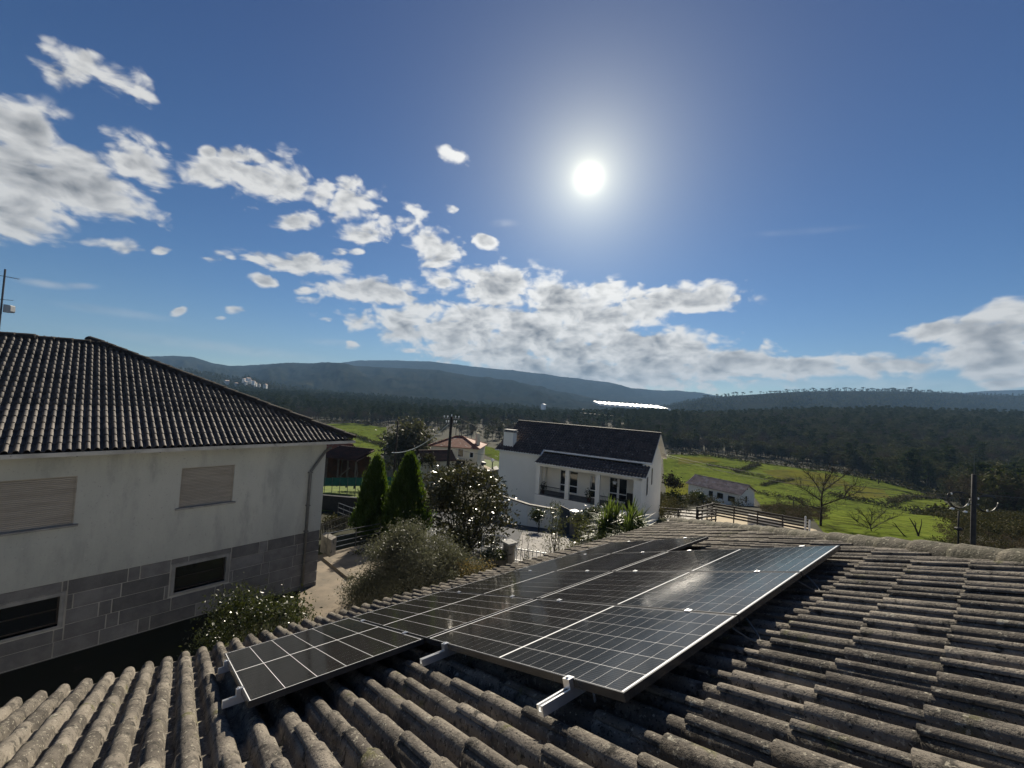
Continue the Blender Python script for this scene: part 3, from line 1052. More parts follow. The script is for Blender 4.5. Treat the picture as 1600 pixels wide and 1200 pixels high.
D, L = wood_points(15000, -1.35, 0.42, edge_m, 1050, 1.1)
sel = (fbm(D * 0.005 + 14, L * 0.005 + 2, 3) + rng.normal(size=len(D)) * 0.1) < 0.09
near_edge = (D - edge_m(L / D)) < 45
sel = sel & ~(near_edge & (rng.uniform(0, 1, len(D)) < 0.7))
scatter('pine_wood', to_world(D[sel], L[sel], ground(D[sel], L[sel]) - 0.3), rng.uniform(0.5, 1.4, sel.sum()), [pine[1:], pine[1:], broad[1:]], 'pine wood filling the valley floor beyond the houses', 'wood')
scatter('riverside_wood', to_world(D[~sel], L[~sel], ground(D[~sel], L[~sel]) - 0.3), rng.uniform(0.6, 1.1, (~sel).sum()), [bare[1:], bare[1:], broad[1:]], 'brown leafless trees along the valley bottom beyond the left meadow', 'wood')
# thin trees on the nearer slopes behind
for V, n, lb, s in ((HILL_NEAR, 6500, 'wood covering the slope round the hamlet', 1.0), (HILL_RIGHT, 6500, 'wood covering the dark ridge under the row of pines', 1.05)):
    nr, nc = V.shape[:2]
    i, k = rng.integers(1, 58, n), rng.integers(0, nc - 1, n)
    f = rng.uniform(0, 1, (n, 1))
    pts = V[i, k] * (1 - f) + V[i + 1, k + 1] * f
    keep = fbm(pts[:, 0] * 0.008, pts[:, 1] * 0.008, 3) > -0.16
    pts = pts[keep] - (0, 0, 0.8)
    scatter('hillside_wood', pts, s * rng.uniform(0.5, 1.1, len(pts)), [pine[1:], broad[1:], broad[1:]], lb, 'wood')
# scrub on the slope below the houses
q = rng.uniform(0.33, 1.25, 1500)
D = np.sqrt(rng.uniform(40 ** 2, 112 ** 2, 1500))
L = q * D
px = np.array([to_px(p) for p in to_world(D, L, ground(D, L))])
ok = ~((px[:, 0] > 1060) & (px[:, 1] > 792)) & ~((px[:, 0] > 1255) & (px[:, 0] < 1502)) & (px[:, 0] < 1560) & ((D < 62) | (fbm(D * 0.05, L * 0.05, 3) > 0.02)) & ~((px[:, 0] < 1320) & (px[:, 1] < 772) & (px[:, 0] > 1150))
scatter('scrub', to_world(D[ok], L[ok], ground(D[ok], L[ok]) - 0.1), rng.uniform(0.35, 1.0, ok.sum()), [bushp[1:]], 'dark scrub on the slope below the terrace', 'scrub')
q = rng.uniform(-0.62, 0.02, 900)
D = np.sqrt(rng.uniform(60 ** 2, 150 ** 2, 900))
L = q * D
ok = fbm(D * 0.04, L * 0.04, 3) > 0.0
scatter('scrub', to_world(D[ok], L[ok], ground(D[ok], L[ok]) - 0.1), rng.uniform(0.4, 1.2, ok.sum()), [bushp[1:], bare[1:]] if False else [bushp[1:]], 'bushes and hedges round the cream house', 'scrub')

# low brown growth on the bank under the courtyard
n_ = 260
D = rng.uniform(48, 72, n_)
L = D * rng.uniform(0.64, 0.80, n_)
scatter('scrub', to_world(D, L, ground(D, L) - 0.1), rng.uniform(0.2, 0.55, n_), [dryp[1:], dryp[1:], bushp[1:]], 'low brown growth on the bank beyond the courtyard railing', 'scrub')
n_ = 420
D = rng.uniform(20, 48, n_)
L = D * rng.uniform(1.09, 1.8, n_)
scatter('scrub', to_world(D, L, ground(D, L) - 0.1), rng.uniform(0.2, 0.6, n_), [dryp[1:], bushp[1:]], 'low mixed growth below the roof ridge at the right edge', 'scrub')
# dark growth behind the coil pole
n_ = 420
D = rng.uniform(40, 78, n_)
L = D * rng.uniform(1.135, 1.75, n_)
scatter('scrub', to_world(D, L, ground(D, L) - 0.1), rng.uniform(0.4, 1.05, n_), [bushp[1:], bushp[1:], bare[1:]] if False else [bushp[1:]], 'dark thicket behind the coil pole at the right edge', 'scrub')

# row of pines on the crest of the right ridge
crest = HILL_RIGHT[59]
cpx = np.array([to_px(p)[0] for p in crest])


def crest_pine(loc, h, label):
    t = root('crest_pine', label, 'tree', loc, 'pines along the crest of the right ridge')
    r = np.random.default_rng(int(h * 100))
    b = np.array(loc, float)
    mb = MB().tube([b, b + (0.3, 0.2, h * 0.55), b + (0, 0, h * 0.9)], [0.35, 0.25, 0.1], 5)
    for a in (0.5, 2.4, 4.4):
        mb.tube([b + (0.2, 0.1, h * 0.55), b + (math.cos(a) * h * 0.22, math.sin(a) * h * 0.22, h * 0.8)], [0.18, 0.06], 4)
    mb.build('trunk', MATS['bark'], t)
    cs = [b + (math.cos(a) * rr * h * 0.36, math.sin(a) * rr * h * 0.36, h * r.uniform(0.72, 1.0) - rr * h * 0.08) for a, rr in zip(r.uniform(0, 6.28, 22), r.uniform(0.1, 1, 22))]
    C, A, B = leaves_around(cs, h * 0.13, 22, h * 0.10, 0.6, 0.1, r=r, squash=0.5)
    link_leaves('crown', C, A, B, MATS['leaf_pine'], t)
    return t


def crest_at(px):
    return crest[int(np.argmin(abs(cpx - px)))] - (0, 0, 0.6)


c0 = crest_pine(crest_at(1421), 21.0, 'tallest pine on the crest of the right ridge, standing apart')


def ordinal(n):
    return '%d%s' % (n, {1: 'st', 2: 'nd', 3: 'rd'}.get(n if n < 20 else n % 10, 'th'))


for xs_, where in ((np.linspace(1098, 1172, 12), 'left clump of pines on the right ridge skyline'), (np.linspace(1186, 1302, 23), 'middle stretch of ridge pines, left of the mast'),
                   (np.linspace(1311, 1412, 18), 'ridge pines between the mast and the tallest pine'), (np.array([1430, 1441, 1452]), 'three ridge pines right of the tallest one')):
    for n_, x in enumerate(xs_):
        copy_thing(c0, crest_at(x + rng.uniform(-1.8, 1.8)), rng.uniform(0, 6.28), rng.uniform(0.40, 0.85), ordinal(n_ + 1) + ' from the left among the ' + where)
m = MB()
mp = crest_at(1307)
m.tube([mp, mp + (0, 0, 26)], [0.35, 0.25], 4)
tag(m.build('radio_mast', MATS['iron_grey']), 'thin mast on the crest of the right ridge among the pines', 'mast')

# white plastic greenhouses shining on the far wood edge, and the pale road below them
def strip(px0, py0, px1, py1, D, wid, n, name, lab):
    r0 = root(name, lab, 'greenhouse', P((px0 + px1) / 2, (py0 + py1) / 2, D + wid / 2))
    for k in range(n):
        f0, f1 = k / n, (k + 0.93) / n
        a = P(px0 + (px1 - px0) * f0, py0 + (py1 - py0) * f0, D)
        b = P(px0 + (px1 - px0) * f1, py0 + (py1 - py0) * f1, D)
        back = np.array([FH[0], FH[1], 0]) * wid
        prof = [(0, 0), (0.02, 3.2), (0.25, 3.8), (0.5, 4.0), (0.75, 3.8), (0.98, 3.2), (1, 0)]
        mb = MB()
        poly = [a + (b - a) * u + np.array([0, 0, v]) for u, v in prof]
        mb.prism(poly, back + np.array([0, 0, 4.5]))
        mb.build('tunnel', MATS['plastic_white'], r0)
    return r0


strip(937, 634, 1049, 642, 700, 60, 14, 'greenhouse', 'long white sunlit polytunnels at the far edge of the pine wood')
m = MB()
a, b = P(905, 645, 560), P(1030, 657, 520)
m.box(a, b - a, np.array([FH[0], FH[1], 0.02]) * 7, (0, 0, 0.3))
tag(m.build('road', MATS['concrete_pale']), 'thin pale road through the wood below the polytunnels', 'road', kind='structure')
# ------------------------------------------------------------------ tiles
def tile_mesh(name, prof, length, lift, thick, mat, seed=0, rows=(0.0, 1.0)):
    """a roof tile: cross profile (x, z) swept up the slope (y), lower edge lifted on the tile below, with a real front edge"""
    r = np.random.default_rng(seed)
    n = len(prof)
    V, F = [], []
    jit = r.normal(size=n) * 0.0012
    front = [(x, 0.0, z + lift - thick) for (x, z) in prof]
    V += front
    for f in rows:
        V += [(x, f * length, z + jit[i] + lift * (1 - f)) for i, (x, z) in enumerate(prof)]
    for k in range(len(rows)):
        a, b = k * n, (k + 1) * n
        for i in range(n - 1):
            F.append((a + i, a + i + 1, b + i + 1, b + i))
    me = bpy.data.meshes.new(name)
    me.from_pydata(V, [], F)
    me.materials.append(mat)
    sm = np.ones(len(me.polygons), bool)
    sm[:n - 1] = False
    me.polygons.foreach_set('use_smooth', sm)
    # the edge between front face and top stays sharp
    me.update()
    a = me.attributes.new('sharp_edge', 'BOOLEAN', 'EDGE')
    ev = np.empty(len(me.edges) * 2, np.int32)
    me.edges.foreach_get('vertices', ev)
    ev = ev.reshape(-1, 2)
    a.data.foreach_set('value', ((ev >= n) & (ev < 2 * n)).all(1))
    return me


def lay_tiles(parent, name, frames, meshes, mat, limit, stuff_name, label=None):
    """tiles that show largest become pieces of their own, the rest one mass"""
    off = np.array(world_loc(parent))
    cen = np.array([f[:3, 3] + f[:3, 1] * 0.2 + f[:3, 0] * 0.1 for f in frames])
    X = cen - EYEV
    z = X @ CF
    px = 800 + FPX * (X @ CR) / np.maximum(z, 0.01)
    py = 600 - FPX * (X @ CU) / np.maximum(z, 0.01)
    d = np.linalg.norm(X, axis=1)
    nrm = np.array([f[:3, 2] for f in frames])
    size = np.abs(np.sum(nrm * X, 1)) / d ** 3
    size[(z < 0.2) | (px < -60) | (px > 1660) | (py > 1290) | (py < 0)] *= 1e-6
    order = np.argsort(-size)
    rnd = np.random.default_rng(3)
    tones = np.clip(rnd.normal(0.5, 0.24, len(frames)), 0, 1)
    for j in order[:limit]:
        o = bpy.data.objects.new(name, meshes[int(rnd.integers(len(meshes)))])
        COL.objects.link(o)
        o.parent = parent
        M_ = frames[j].copy()
        M_[:3, 3] -= off
        o.matrix_basis = Matrix(M_.tolist())
        o['tone'] = float(tones[j])
    rest = order[limit:]
    if len(rest):
        me0 = meshes[0]
        nv = len(me0.vertices)
        co = np.empty(nv * 3, np.float32)
        me0.vertices.foreach_get('co', co)
        co = co.reshape(-1, 3)
        qs = np.array([list(p.vertices) for p in me0.polygons])
        sm0 = np.empty(len(qs), bool)
        me0.polygons.foreach_get('use_smooth', sm0)
        ev = np.array([list(e.vertices) for e in me0.edges])
        V = np.concatenate([co @ frames[j][:3, :3].T + frames[j][:3, 3] - off for j in rest])
        Q = np.concatenate([qs + k * nv for k in range(len(rest))])
        me = np_mesh(stuff_name, V, Q)
        me.polygons.foreach_set('use_smooth', np.tile(sm0, len(rest)))
        a = me.attributes.new('tone', 'FLOAT', 'POINT')
        a.data.foreach_set('value', np.repeat(tones[rest], nv).astype(np.float32))
        me.materials.append(mat)
        o = link_mesh(stuff_name, me, None, parent)
        o['kind'] = 'stuff'
    return


def frame(o, x, y, z):
    M_ = np.eye(4)
    M_[:3, 0], M_[:3, 1], M_[:3, 2], M_[:3, 3] = x, y, z, o
    return M_


# double barrel tile, laid half bond: a narrow lapped barrel, a pan, a full barrel, a pan and the ledge that the next tile laps
RP_ = 0.16
LAP = [(-0.031, 0.060), (-0.030, 0.069), (-0.012, 0.078), (0.006, 0.079), (0.026, 0.071), (0.041, 0.054), (0.051, 0.030), (0.056, 0.003),
       (0.102, 0.0), (0.107, 0.030), (0.118, 0.055), (0.138, 0.071), (0.160, 0.076), (0.182, 0.071), (0.202, 0.055), (0.213, 0.030), (0.218, 0.002),
       (0.257, 0.0), (0.264, 0.028), (0.274, 0.048), (0.286, 0.056), (0.306, 0.058)]
LAP = [(-x_, z_) for x_, z_ in reversed(LAP)]     # the lap lies on the near side of each barrel

SLOPE = math.radians(20.305)
RV = np.array([math.cos(SLOPE), 0, math.sin(SLOPE)])
RN = np.array([-math.sin(SLOPE), 0, math.cos(SLOPE)])
RY = np.array([0, 1.0, 0])
DECK = 1.01


def RPT(y, v, h=0.0):
    """point of the roof we stand over: y along the eave, v up the slope, h proud of the tile pans"""
    return EYEV + RY * y + RV * v + RN * (h - DECK)


V_EAVE = -6.72
HIP = 4.95                       # hip in plan: X + Y = HIP
X_RIDGE = 3.2
xof = lambda v: v * math.cos(SLOPE) + DECK * math.sin(SLOPE)
vof = lambda x: (x - DECK * math.sin(SLOPE)) / math.cos(SLOPE)
X_EAVE = xof(V_EAVE)
Y_END = HIP - X_EAVE
Y_LOW = -9.0
zroof = lambda x: float(RPT(0, vof(x))[2])
Z_EAVE, Z_RIDGE = zroof(X_EAVE), zroof(X_RIDGE)
X_BACK = 2 * X_RIDGE - X_EAVE

house = root('tiled_house', 'low house under a weathered grey barrel tiled roof carrying eight solar panels', 'house', (X_RIDGE, 0, 0))
mb = MB()
w0, w1, y0, y1 = X_EAVE + 0.5, X_BACK - 0.5, Y_LOW + 0.5, Y_END - 0.5
zt = Z_EAVE + 0.06
mb.box((w0, y0, -0.4), (0.3, 0, 0), (0, y1 - y0, 0), (0, 0, zt + 0.4))
mb.box((w1 - 0.3, y0, -0.4), (0.3, 0, 0), (0, y1 - y0, 0), (0, 0, zt + 0.4))
mb.box((w0 + 0.3, y0, -0.4), (w1 - w0 - 0.6, 0, 0), (0, 0.3, 0), (0, 0, zt + 0.4))
mb.box((w0 + 0.3, y1 - 0.3, -0.4), (w1 - w0 - 0.6, 0, 0), (0, 0.3, 0), (0, 0, zt + 0.4))
mb.build('wall', MATS['plaster_white'], house)
# roof deck: four slopes (the far end hipped at 45 degrees), its soffit and edge boards
dk = lambda x, y, z: np.array([x, y, z - 0.035])
A0, A1 = dk(X_EAVE, Y_LOW, Z_EAVE), dk(X_EAVE, Y_END, Z_EAVE)
B0, B1 = dk(X_BACK, Y_LOW, Z_EAVE), dk(X_BACK, Y_END, Z_EAVE)
RLOW, REND = dk(X_RIDGE, Y_LOW, Z_RIDGE), dk(X_RIDGE, HIP - X_RIDGE, Z_RIDGE)
mb = MB()
mb.add([A0, A1, REND, RLOW], [(0, 1, 2, 3)])
mb.add([B0, B1, REND, RLOW], [(3, 2, 1, 0)])
mb.add([A1, B1, REND], [(0, 1, 2)])
mb.add([A0, B0, RLOW], [(0, 1, 2)])
mb.add([A0 - (0, 0, .05), A1 - (0, 0, .05), B1 - (0, 0, .05), B0 - (0, 0, .05)], [(0, 1, 2, 3)])
for p, q in ((A0, A1), (B0, B1), (A1, B1), (A0, B0)):
    mb.add([p, q, q - (0, 0, .05), p - (0, 0, .05)], [(0, 1, 2, 3)])
roof = mb.build('roof', MATS['under_roof'], house)
meshes = [tile_mesh('roof_tile', LAP, 0.405, 0.024, 0.013, MATS['roof_tile_grey'], s) for s in range(4)]
fr = []
GAUGE = 0.345
rj = np.random.default_rng(5)
ny0, ny1 = int(Y_LOW / 0.32) , int(Y_END / 0.32) + 1
for j in range(int((vof(X_RIDGE) - V_EAVE) / GAUGE)):
    v = V_EAVE - 0.03 + j * GAUGE
    for i in range(ny0, ny1):
        y = i * 0.32 + (0.16 if j % 2 else 0.0) + 0.09
        xm = xof(v + 0.2)
        if y + 0.16 + xm > HIP - 0.04 or y < Y_LOW:
            continue
        a = rj.normal() * 0.006
        xd = -RY * math.cos(a) + RV * math.sin(a)
        yd = RV * math.cos(a) + RY * math.sin(a)
        fr.append(frame(RPT(y + rj.normal() * 0.002, v + rj.normal() * 0.006, rj.uniform(0, 0.004)), xd, yd, RN))
lay_tiles(roof, 'roof_tile', fr, meshes, MATS['roof_tile_grey'], 300, 'roof_tiles')
# the hipped end slope
HV = np.array([0, -math.cos(SLOPE), math.sin(SLOPE)])
HN = np.array([0, math.sin(SLOPE), math.cos(SLOPE)])
fr = []
for j in range(int((Y_END - (HIP - X_RIDGE)) / math.cos(SLOPE) / GAUGE)):
    base = np.array([0, Y_END, Z_EAVE]) + HV * (j * GAUGE - 0.03)
    half = (Y_END - base[1])
    for i in range(int((X_BACK - X_EAVE - 2 * half) / 0.32)):
        x = X_BACK - half - (i + 1) * 0.32 + (0.16 if j % 2 else 0.0)
        if x - 0.2 < X_EAVE + half + 0.05:
            continue
        fr.append(frame(np.array([x, base[1], base[2]]), np.array([-1.0, 0, 0]), HV, HN))
lay_tiles(roof, 'roof_tile', fr, meshes, MATS['roof_tile_grey'], 0, 'hip_end_tiles')


def ridge_mesh(name, rad, length, mat, seed, n=9):
    r = np.random.default_rng(seed)
    V, F = [], []
    for k, f in enumerate((0, 0.0, 0.12, 0.5, 1.0)):
        for i in range(n):
            a = math.pi * (i / (n - 1))
            rr = rad * (1.10 - 0.16 * f) + (0 if k else -0.018) + r.normal() * 0.004
            V.append((math.cos(a) * rr, f * length, math.sin(a) * rr * 0.9 - 0.03))
    for k in range(4):
        for i in range(n - 1):
            F.append((k * n + i, k * n + i + 1, (k + 1) * n + i + 1, (k + 1) * n + i))
    me = bpy.data.meshes.new(name)
    me.from_pydata(V, [], [f[::-1] for f in F])
    me.materials.append(mat)
    me.polygons.foreach_set('use_smooth', np.ones(len(me.polygons), bool))
    return me


def lay_ridge(parent, p, q, meshes, step, name='ridge_tile'):
    p, q = np.asarray(p, float), np.asarray(q, float)
    d = unit(q - p)
    s = unit(np.cross(d, [0, 0, 1.0]))
    u = np.cross(s, d)
    off = np.array(world_loc(parent))
    rr = np.random.default_rng(9)
    for k in range(int(np.linalg.norm(q - p) / step)):
        o = bpy.data.objects.new(name, meshes[k % len(meshes)])
        COL.objects.link(o)
        o.parent = parent
        t = rr.normal() * 0.02
        M_ = frame(p + d * (k * step) + u * rr.normal() * 0.006 - off, s * math.cos(t) + u * math.sin(t), d, u * math.cos(t) - s * math.sin(t))
        o.matrix_basis = Matrix(M_.tolist())
        o['tone'] = float(np.clip(rr.normal(0.55, 0.2), 0, 1))


rm = [ridge_mesh('ridge_tile', 0.135, 0.46, MATS['ridge_moss'], s) for s in range(3)]
hipdir = np.array([X_RIDGE - X_EAVE, -(X_RIDGE - X_EAVE), Z_RIDGE - Z_EAVE])
e0 = np.array([X_EAVE, Y_END, Z_EAVE + 0.05])
lay_ridge(roof, e0 - unit(hipdir) * 0.05, np.array([X_RIDGE, HIP - X_RIDGE, Z_RIDGE + 0.05]), rm, 0.40)
lay_ridge(roof, np.array([X_RIDGE, HIP - X_RIDGE, Z_RIDGE + 0.06]), np.array([X_RIDGE, Y_LOW, Z_RIDGE + 0.06]), rm, 0.40)

# ------------------------------------------------------------------ solar panels
PW, PL, PG = 1.134, 1.8764, 0.020
PH = 0.21                                  # face of the panels above the tile pans
PY0 = 0.359
_c = EYEV + np.array([-4.561, 0.359, -2.541])
PV0 = float((_c - EYEV) @ RV)
VROW = [PV0, PV0 + PL + 0.0215]
ncol, nrow = 6, 20
CGX, CGY, MGX, MGY, MID = 0.0045, 0.0030, 0.016, 0.025, 0.018
cw = (PW - 2 * MGX - 5 * CGX) / 6
ch = (PL - 2 * MGY - MID - 18 * CGY) / 20
bm_c = MB()
bm_c.add([(-cw / 2, -ch / 2, 0.0006), (cw / 2, -ch / 2, 0.0006), (cw / 2, ch / 2, 0.0006), (-cw / 2, ch / 2, 0.0006),
          (-cw / 2, -ch / 2, 0), (cw / 2, -ch / 2, 0), (cw / 2, ch / 2, 0), (-cw / 2, ch / 2, 0)],
         [(0, 1, 2, 3), (0, 4, 5, 1), (1, 5, 6, 2), (2, 6, 7, 3), (3, 7, 4, 0)])
cell_me = bpy.data.meshes.new('solar_cell')
cell_me.from_pydata(bm_c.v, [], bm_c.f)
cell_me.materials.append(MATS['solar_cell_face'])


def solar_panel(i, row, label):
    o = RPT(PY0 + i * (PW + PG), VROW[row], PH)
    t = root('solar_module', label, 'solar panel', o, 'solar panels on the barrel tiled roof')
    fw_, ft = 0.009, 0.035
    x, y, n = RY, RV, RN
    mb = MB()
    b = o - n * ft
    mb.box(b, x * PW, y * fw_, n * ft)
    mb.box(b + y * (PL - fw_), x * PW, y * fw_, n * ft)
    mb.box(b + y * fw_, x * fw_, y * (PL - 2 * fw_), n * ft)
    mb.box(b + y * fw_ + x * (PW - fw_), x * fw_, y * (PL - 2 * fw_), n * ft)
    mb.build('frame', MATS['panel_frame'], t)
    mb = MB()
    mb.box(o - n * 0.0085 + x * fw_ + y * fw_, x * (PW - 2 * fw_), y * (PL - 2 * fw_), n * 0.006)
    mb.build('back_sheet', MATS['back_sheet'], t)
    off = np.array(world_loc(t))
    M0 = np.eye(4)
    for a in range(ncol):
        for c in range(nrow):
            px_ = MGX + a * (cw + CGX) + cw / 2
            py_ = MGY + c * (ch + CGY) + ch / 2 + (MID - CGY if c >= nrow // 2 else 0)
            ob = bpy.data.objects.new('solar_cell', cell_me)
            COL.objects.link(ob)
            ob.parent = t
            ob.matrix_basis = Matrix(frame(o + x * px_ + y * py_ - n * 0.0024 - off, -x, y, n).tolist())
    return t


LOWL = ['solar panel jutting out alone at the near end of the lower row',
        'black solar panel second in the lower row, beside the first of the upper row',
        'black solar panel third in the lower row, in the middle of the eave side',
        'black solar panel fourth in the lower row, beside the last of the upper row',
        'black solar panel at the far end of the lower row, reaching past the upper row']
UPL = ['black solar panel at the near end of the upper row, over the bright rail end',
       'black solar panel in the middle of the upper row of three',
       'black solar panel at the far end of the upper row, greyest with sky sheen']
for i in range(5):
    solar_panel(i, 0, LOWL[i])
for i in range(3):
    solar_panel(i + 1, 1, UPL[i])


def rail(y0_, y1_, v, joints, label):
    h1 = PH - 0.035
    o = RPT(y0_, v, h1 - 0.042)
    t = root('mounting_rail', label, 'mounting rail', o, 'aluminium rails under the solar panels')
    mb = MB()
    L_ = RY * (y1_ - y0_)
    # slotted profile: base, two lips either side of a channel
    mb.box(o - RV * 0.020, L_, RV * 0.040, RN * 0.016)
    mb.box(o - RV * 0.020 + RN * 0.016, L_, RV * 0.012, RN * 0.026)
    mb.box(o + RV * 0.008 + RN * 0.016, L_, RV * 0.012, RN * 0.026)
    mb.build('profile', MATS['aluminium'], t)
    for (yy, kind) in joints:
        mb = MB()
        c = RPT(yy, v, h1)
        if kind == 'end':
            mb.box(c - RY * 0.028 - RV * 0.022, RY * 0.027, RV * 0.044, RN * 0.040)
            mb.box(c - RY * 0.001 - RV * 0.022 + RN * 0.0362, RY * 0.014, RV * 0.044, RN * 0.004)
            mb.tube([c - RY * 0.016 + RN * 0.040, c - RY * 0.016 + RN * 0.048], 0.008, 6)
        elif kind == 'far':
            mb.box(c + RY * 0.001 - RV * 0.022, RY * 0.027, RV * 0.044, RN * 0.040)
            mb.box(c - RY * 0.013 - RV * 0.022 + RN * 0.0362, RY * 0.014, RV * 0.044, RN * 0.004)
        else:
            mb.box(c - RY * 0.018 - RV * 0.020 + RN * 0.0358, RY * 0.036, RV * 0.04, RN * 0.004)
            mb.tube([c + RN * 0.039, c + RN * 0.047], 0.008, 6)
        mb.build('clamp', MATS['aluminium'], t)
    k = y0_ + 0.35
    while k < y1_:
        mb = MB()
        c = RPT(k, v, 0)
        mb.tube([c + RN * 0.05, c + RN * (h1 - 0.042)], 0.007, 6)
        mb.box(c - RY * 0.03 - RV * 0.045 + RN * (h1 - 0.048), RY * 0.06, RV * 0.022, RN * 0.006)
        mb.build('roof_hook', MATS['aluminium'], t)
        k += 1.15


pj = [PY0 + i * (PW + PG) - PG / 2 for i in range(7)]
rail(PY0 - 0.10, pj[5] + 0.1, VROW[0] + 1.50, [(PY0, 'end')] + [(pj[i], 'mid') for i in (1, 2, 3, 4)] + [(pj[5] - PG / 2, 'far')], 'bright rail end sticking out under the nearest panel, upslope side')
rail(PY0 - 0.065, pj[5] + 0.1, VROW[0] + 0.42, [(PY0, 'end')] + [(pj[i], 'mid') for i in (1, 2, 3, 4)] + [(pj[5] - PG / 2, 'far')], 'rail under the lower panel row on the eave side')
U0 = PY0 + PW + PG
rail(U0 - 0.20, pj[4] + 0.1, VROW[1] + 0.30, [(U0, 'end'), (pj[2], 'mid'), (pj[3], 'mid'), (pj[4] - PG / 2, 'far')], 'rail end sticking out in the notch between the two panel rows')
rail(U0 - 0.21, pj[4] + 0.1, VROW[1] + 1.55, [(U0, 'end'), (pj[2], 'mid'), (pj[3], 'mid'), (pj[4] - PG / 2, 'far')], 'most prominent bright slotted rail end, in front of the upper panel row')
# loops of cable hanging under the upslope edge of the upper row
for k, (yy, lab) in enumerate(((pj[2], 'thin cable loop hanging under the panel edge at the nearer joint'), (pj[3], 'thin cable loop hanging under the panel edge at the farther joint'))):
    pts = [RPT(yy - 0.10 + 0.2 * f, VROW[1] + PL - 0.01 + 0.09 * math.sin(math.pi * f), PH - 0.04 - 0.10 * math.sin(math.pi * f)) for f in np.linspace(0, 1, 10)]
    m = MB().tube(pts, 0.005, 5)
    tag(m.build('solar_cable', MATS['pipe_grey'], smooth=True), lab, 'cable', 'cable loops under the solar panels')
# ------------------------------------------------------------------ the house on the left
LC = np.array([-15.52, 3.81])                       # its near right corner
LD = unit(np.array([0.1650, -0.9863]))              # along the facade, to the left
LN = np.array([-LD[1], LD[0]])                      # out of the facade, towards us


def LW(s, z, n=0.0):
    """s to the left of the corner, z relative to the eye, n out of the facade"""
    v = LC + LD * s + LN * n
    return np.array([v[0], v[1], EYE + z])


LD3, LN3, UP = np.array([LD[0], LD[1], 0]), np.array([LN[0], LN[1], 0]), np.array([0, 0, 1.0])


def panel_wall(mb, o, ax, w, z0, z1, dep, nrm, holes):
    """wall slab from o along ax (length w), between heights z0 and z1, thickness dep behind nrm, with rectangular openings (s0, s1, za, zb)"""
    ss = sorted({0.0, w, *[min(max(h[0], 0), w) for h in holes], *[min(max(h[1], 0), w) for h in holes]})
    zs = sorted({z0, z1, *[h[2] for h in holes], *[h[3] for h in holes]})
    for a, b in zip(ss[:-1], ss[1:]):
        for c, d in zip(zs[:-1], zs[1:]):
            m_, k_ = (a + b) / 2, (c + d) / 2
            if any(h[0] < m_ < h[1] and h[2] < k_ < h[3] for h in holes):
                continue
            mb.box(np.asarray(o, float) + ax * a + UP * c, ax * (b - a), -nrm * dep, UP * (d - c))


left = root('hipped_house', 'large two storey house with grey plaster over stone blocks and dark hipped roof', 'house', LW(8, -7))
LLEN, LDEP = 19.0, 11.9
zE, zS, zG = -2.02, -5.15, -7.6
SH = [(2.78, 4.07, -3.71, -2.57), (6.10, 8.05, -3.77, -2.57)]
BW = [(2.80, 4.02, -6.13, -5.40), (6.20, 8.35, -6.22, -5.50)]
mb = MB()
panel_wall(mb, LW(0, 0), LD3, LLEN, zS, zE, 0.30, LN3, SH)
o = LW(0, 0)
mb.box(LW(0, zS, -0.30), -LN3 * (LDEP - 0.3), LD3 * 0.3, UP * (zE - zS))
mb.box(LW(LLEN - 0.3, zS, -0.30), -LN3 * (LDEP - 0.3), LD3 * 0.3, UP * (zE - zS))
mb.box(LW(0.3, zS, -LDEP), LN3 * 0.3, LD3 * (LLEN - 0.6), UP * (zE - zS))
mb.build('wall', MATS['plaster_grey'], left)
# stone base: blocks laid in courses over a mortar wall set back behind their faces
mb = MB()
panel_wall(mb, LW(0.06, 0, -0.018), LD3, LLEN - 0.06, zG, zS - 0.004, 0.34, LN3, [(b[0] - 0.06, b[1] - 0.06, b[2], b[3]) for b in BW])
mb.box(LW(0.06, zG, -0.36), -LN3 * (LDEP - 0.4), LD3 * 0.3, UP * (zS - zG - 0.004))
mb.box(LW(LLEN - 0.3, zG, -0.36), -LN3 * (LDEP - 0.4), LD3 * 0.3, UP * (zS - zG - 0.004))
base = mb.build('base_wall', MATS['mortar'], left)
cube = bpy.data.meshes.new('stone_block')
cb = MB().box((-0.5, -0.5, -0.5), (1, 0, 0), (0, 1, 0), (0, 0, 1))
cube.from_pydata(cb.v, [], cb.f)
cube.materials.append(MATS['granite'])
off = np.array(world_loc(base))
r = np.random.default_rng(21)


def block(s0, s1, z0, z1, side=False):
    d = 0.026 + r.uniform(-0.004, 0.003)
    w_, h_ = s1 - s0 - 0.024, z1 - z0 - 0.020
    if w_ < 0.05 or h_ < 0.05:
        return
    if not side:
        c = LW((s0 + s1) / 2, (z0 + z1) / 2, -0.026 + d / 2)
        M_ = frame(c - off, LD3 * w_, LN3 * d, UP * h_)
    else:
        c = LW(0.045 - d / 2 + 0.013, (z0 + z1) / 2, -(s0 + s1) / 2)
        M_ = frame(c - off, -LN3 * w_, LD3 * d, UP * h_)
    ob = bpy.data.objects.new('stone_block', cube)
    COL.objects.link(ob)
    ob.parent = base
    ob.matrix_basis = Matrix(M_.tolist())
    ob['tone'] = float(r.uniform(0.2, 0.9))


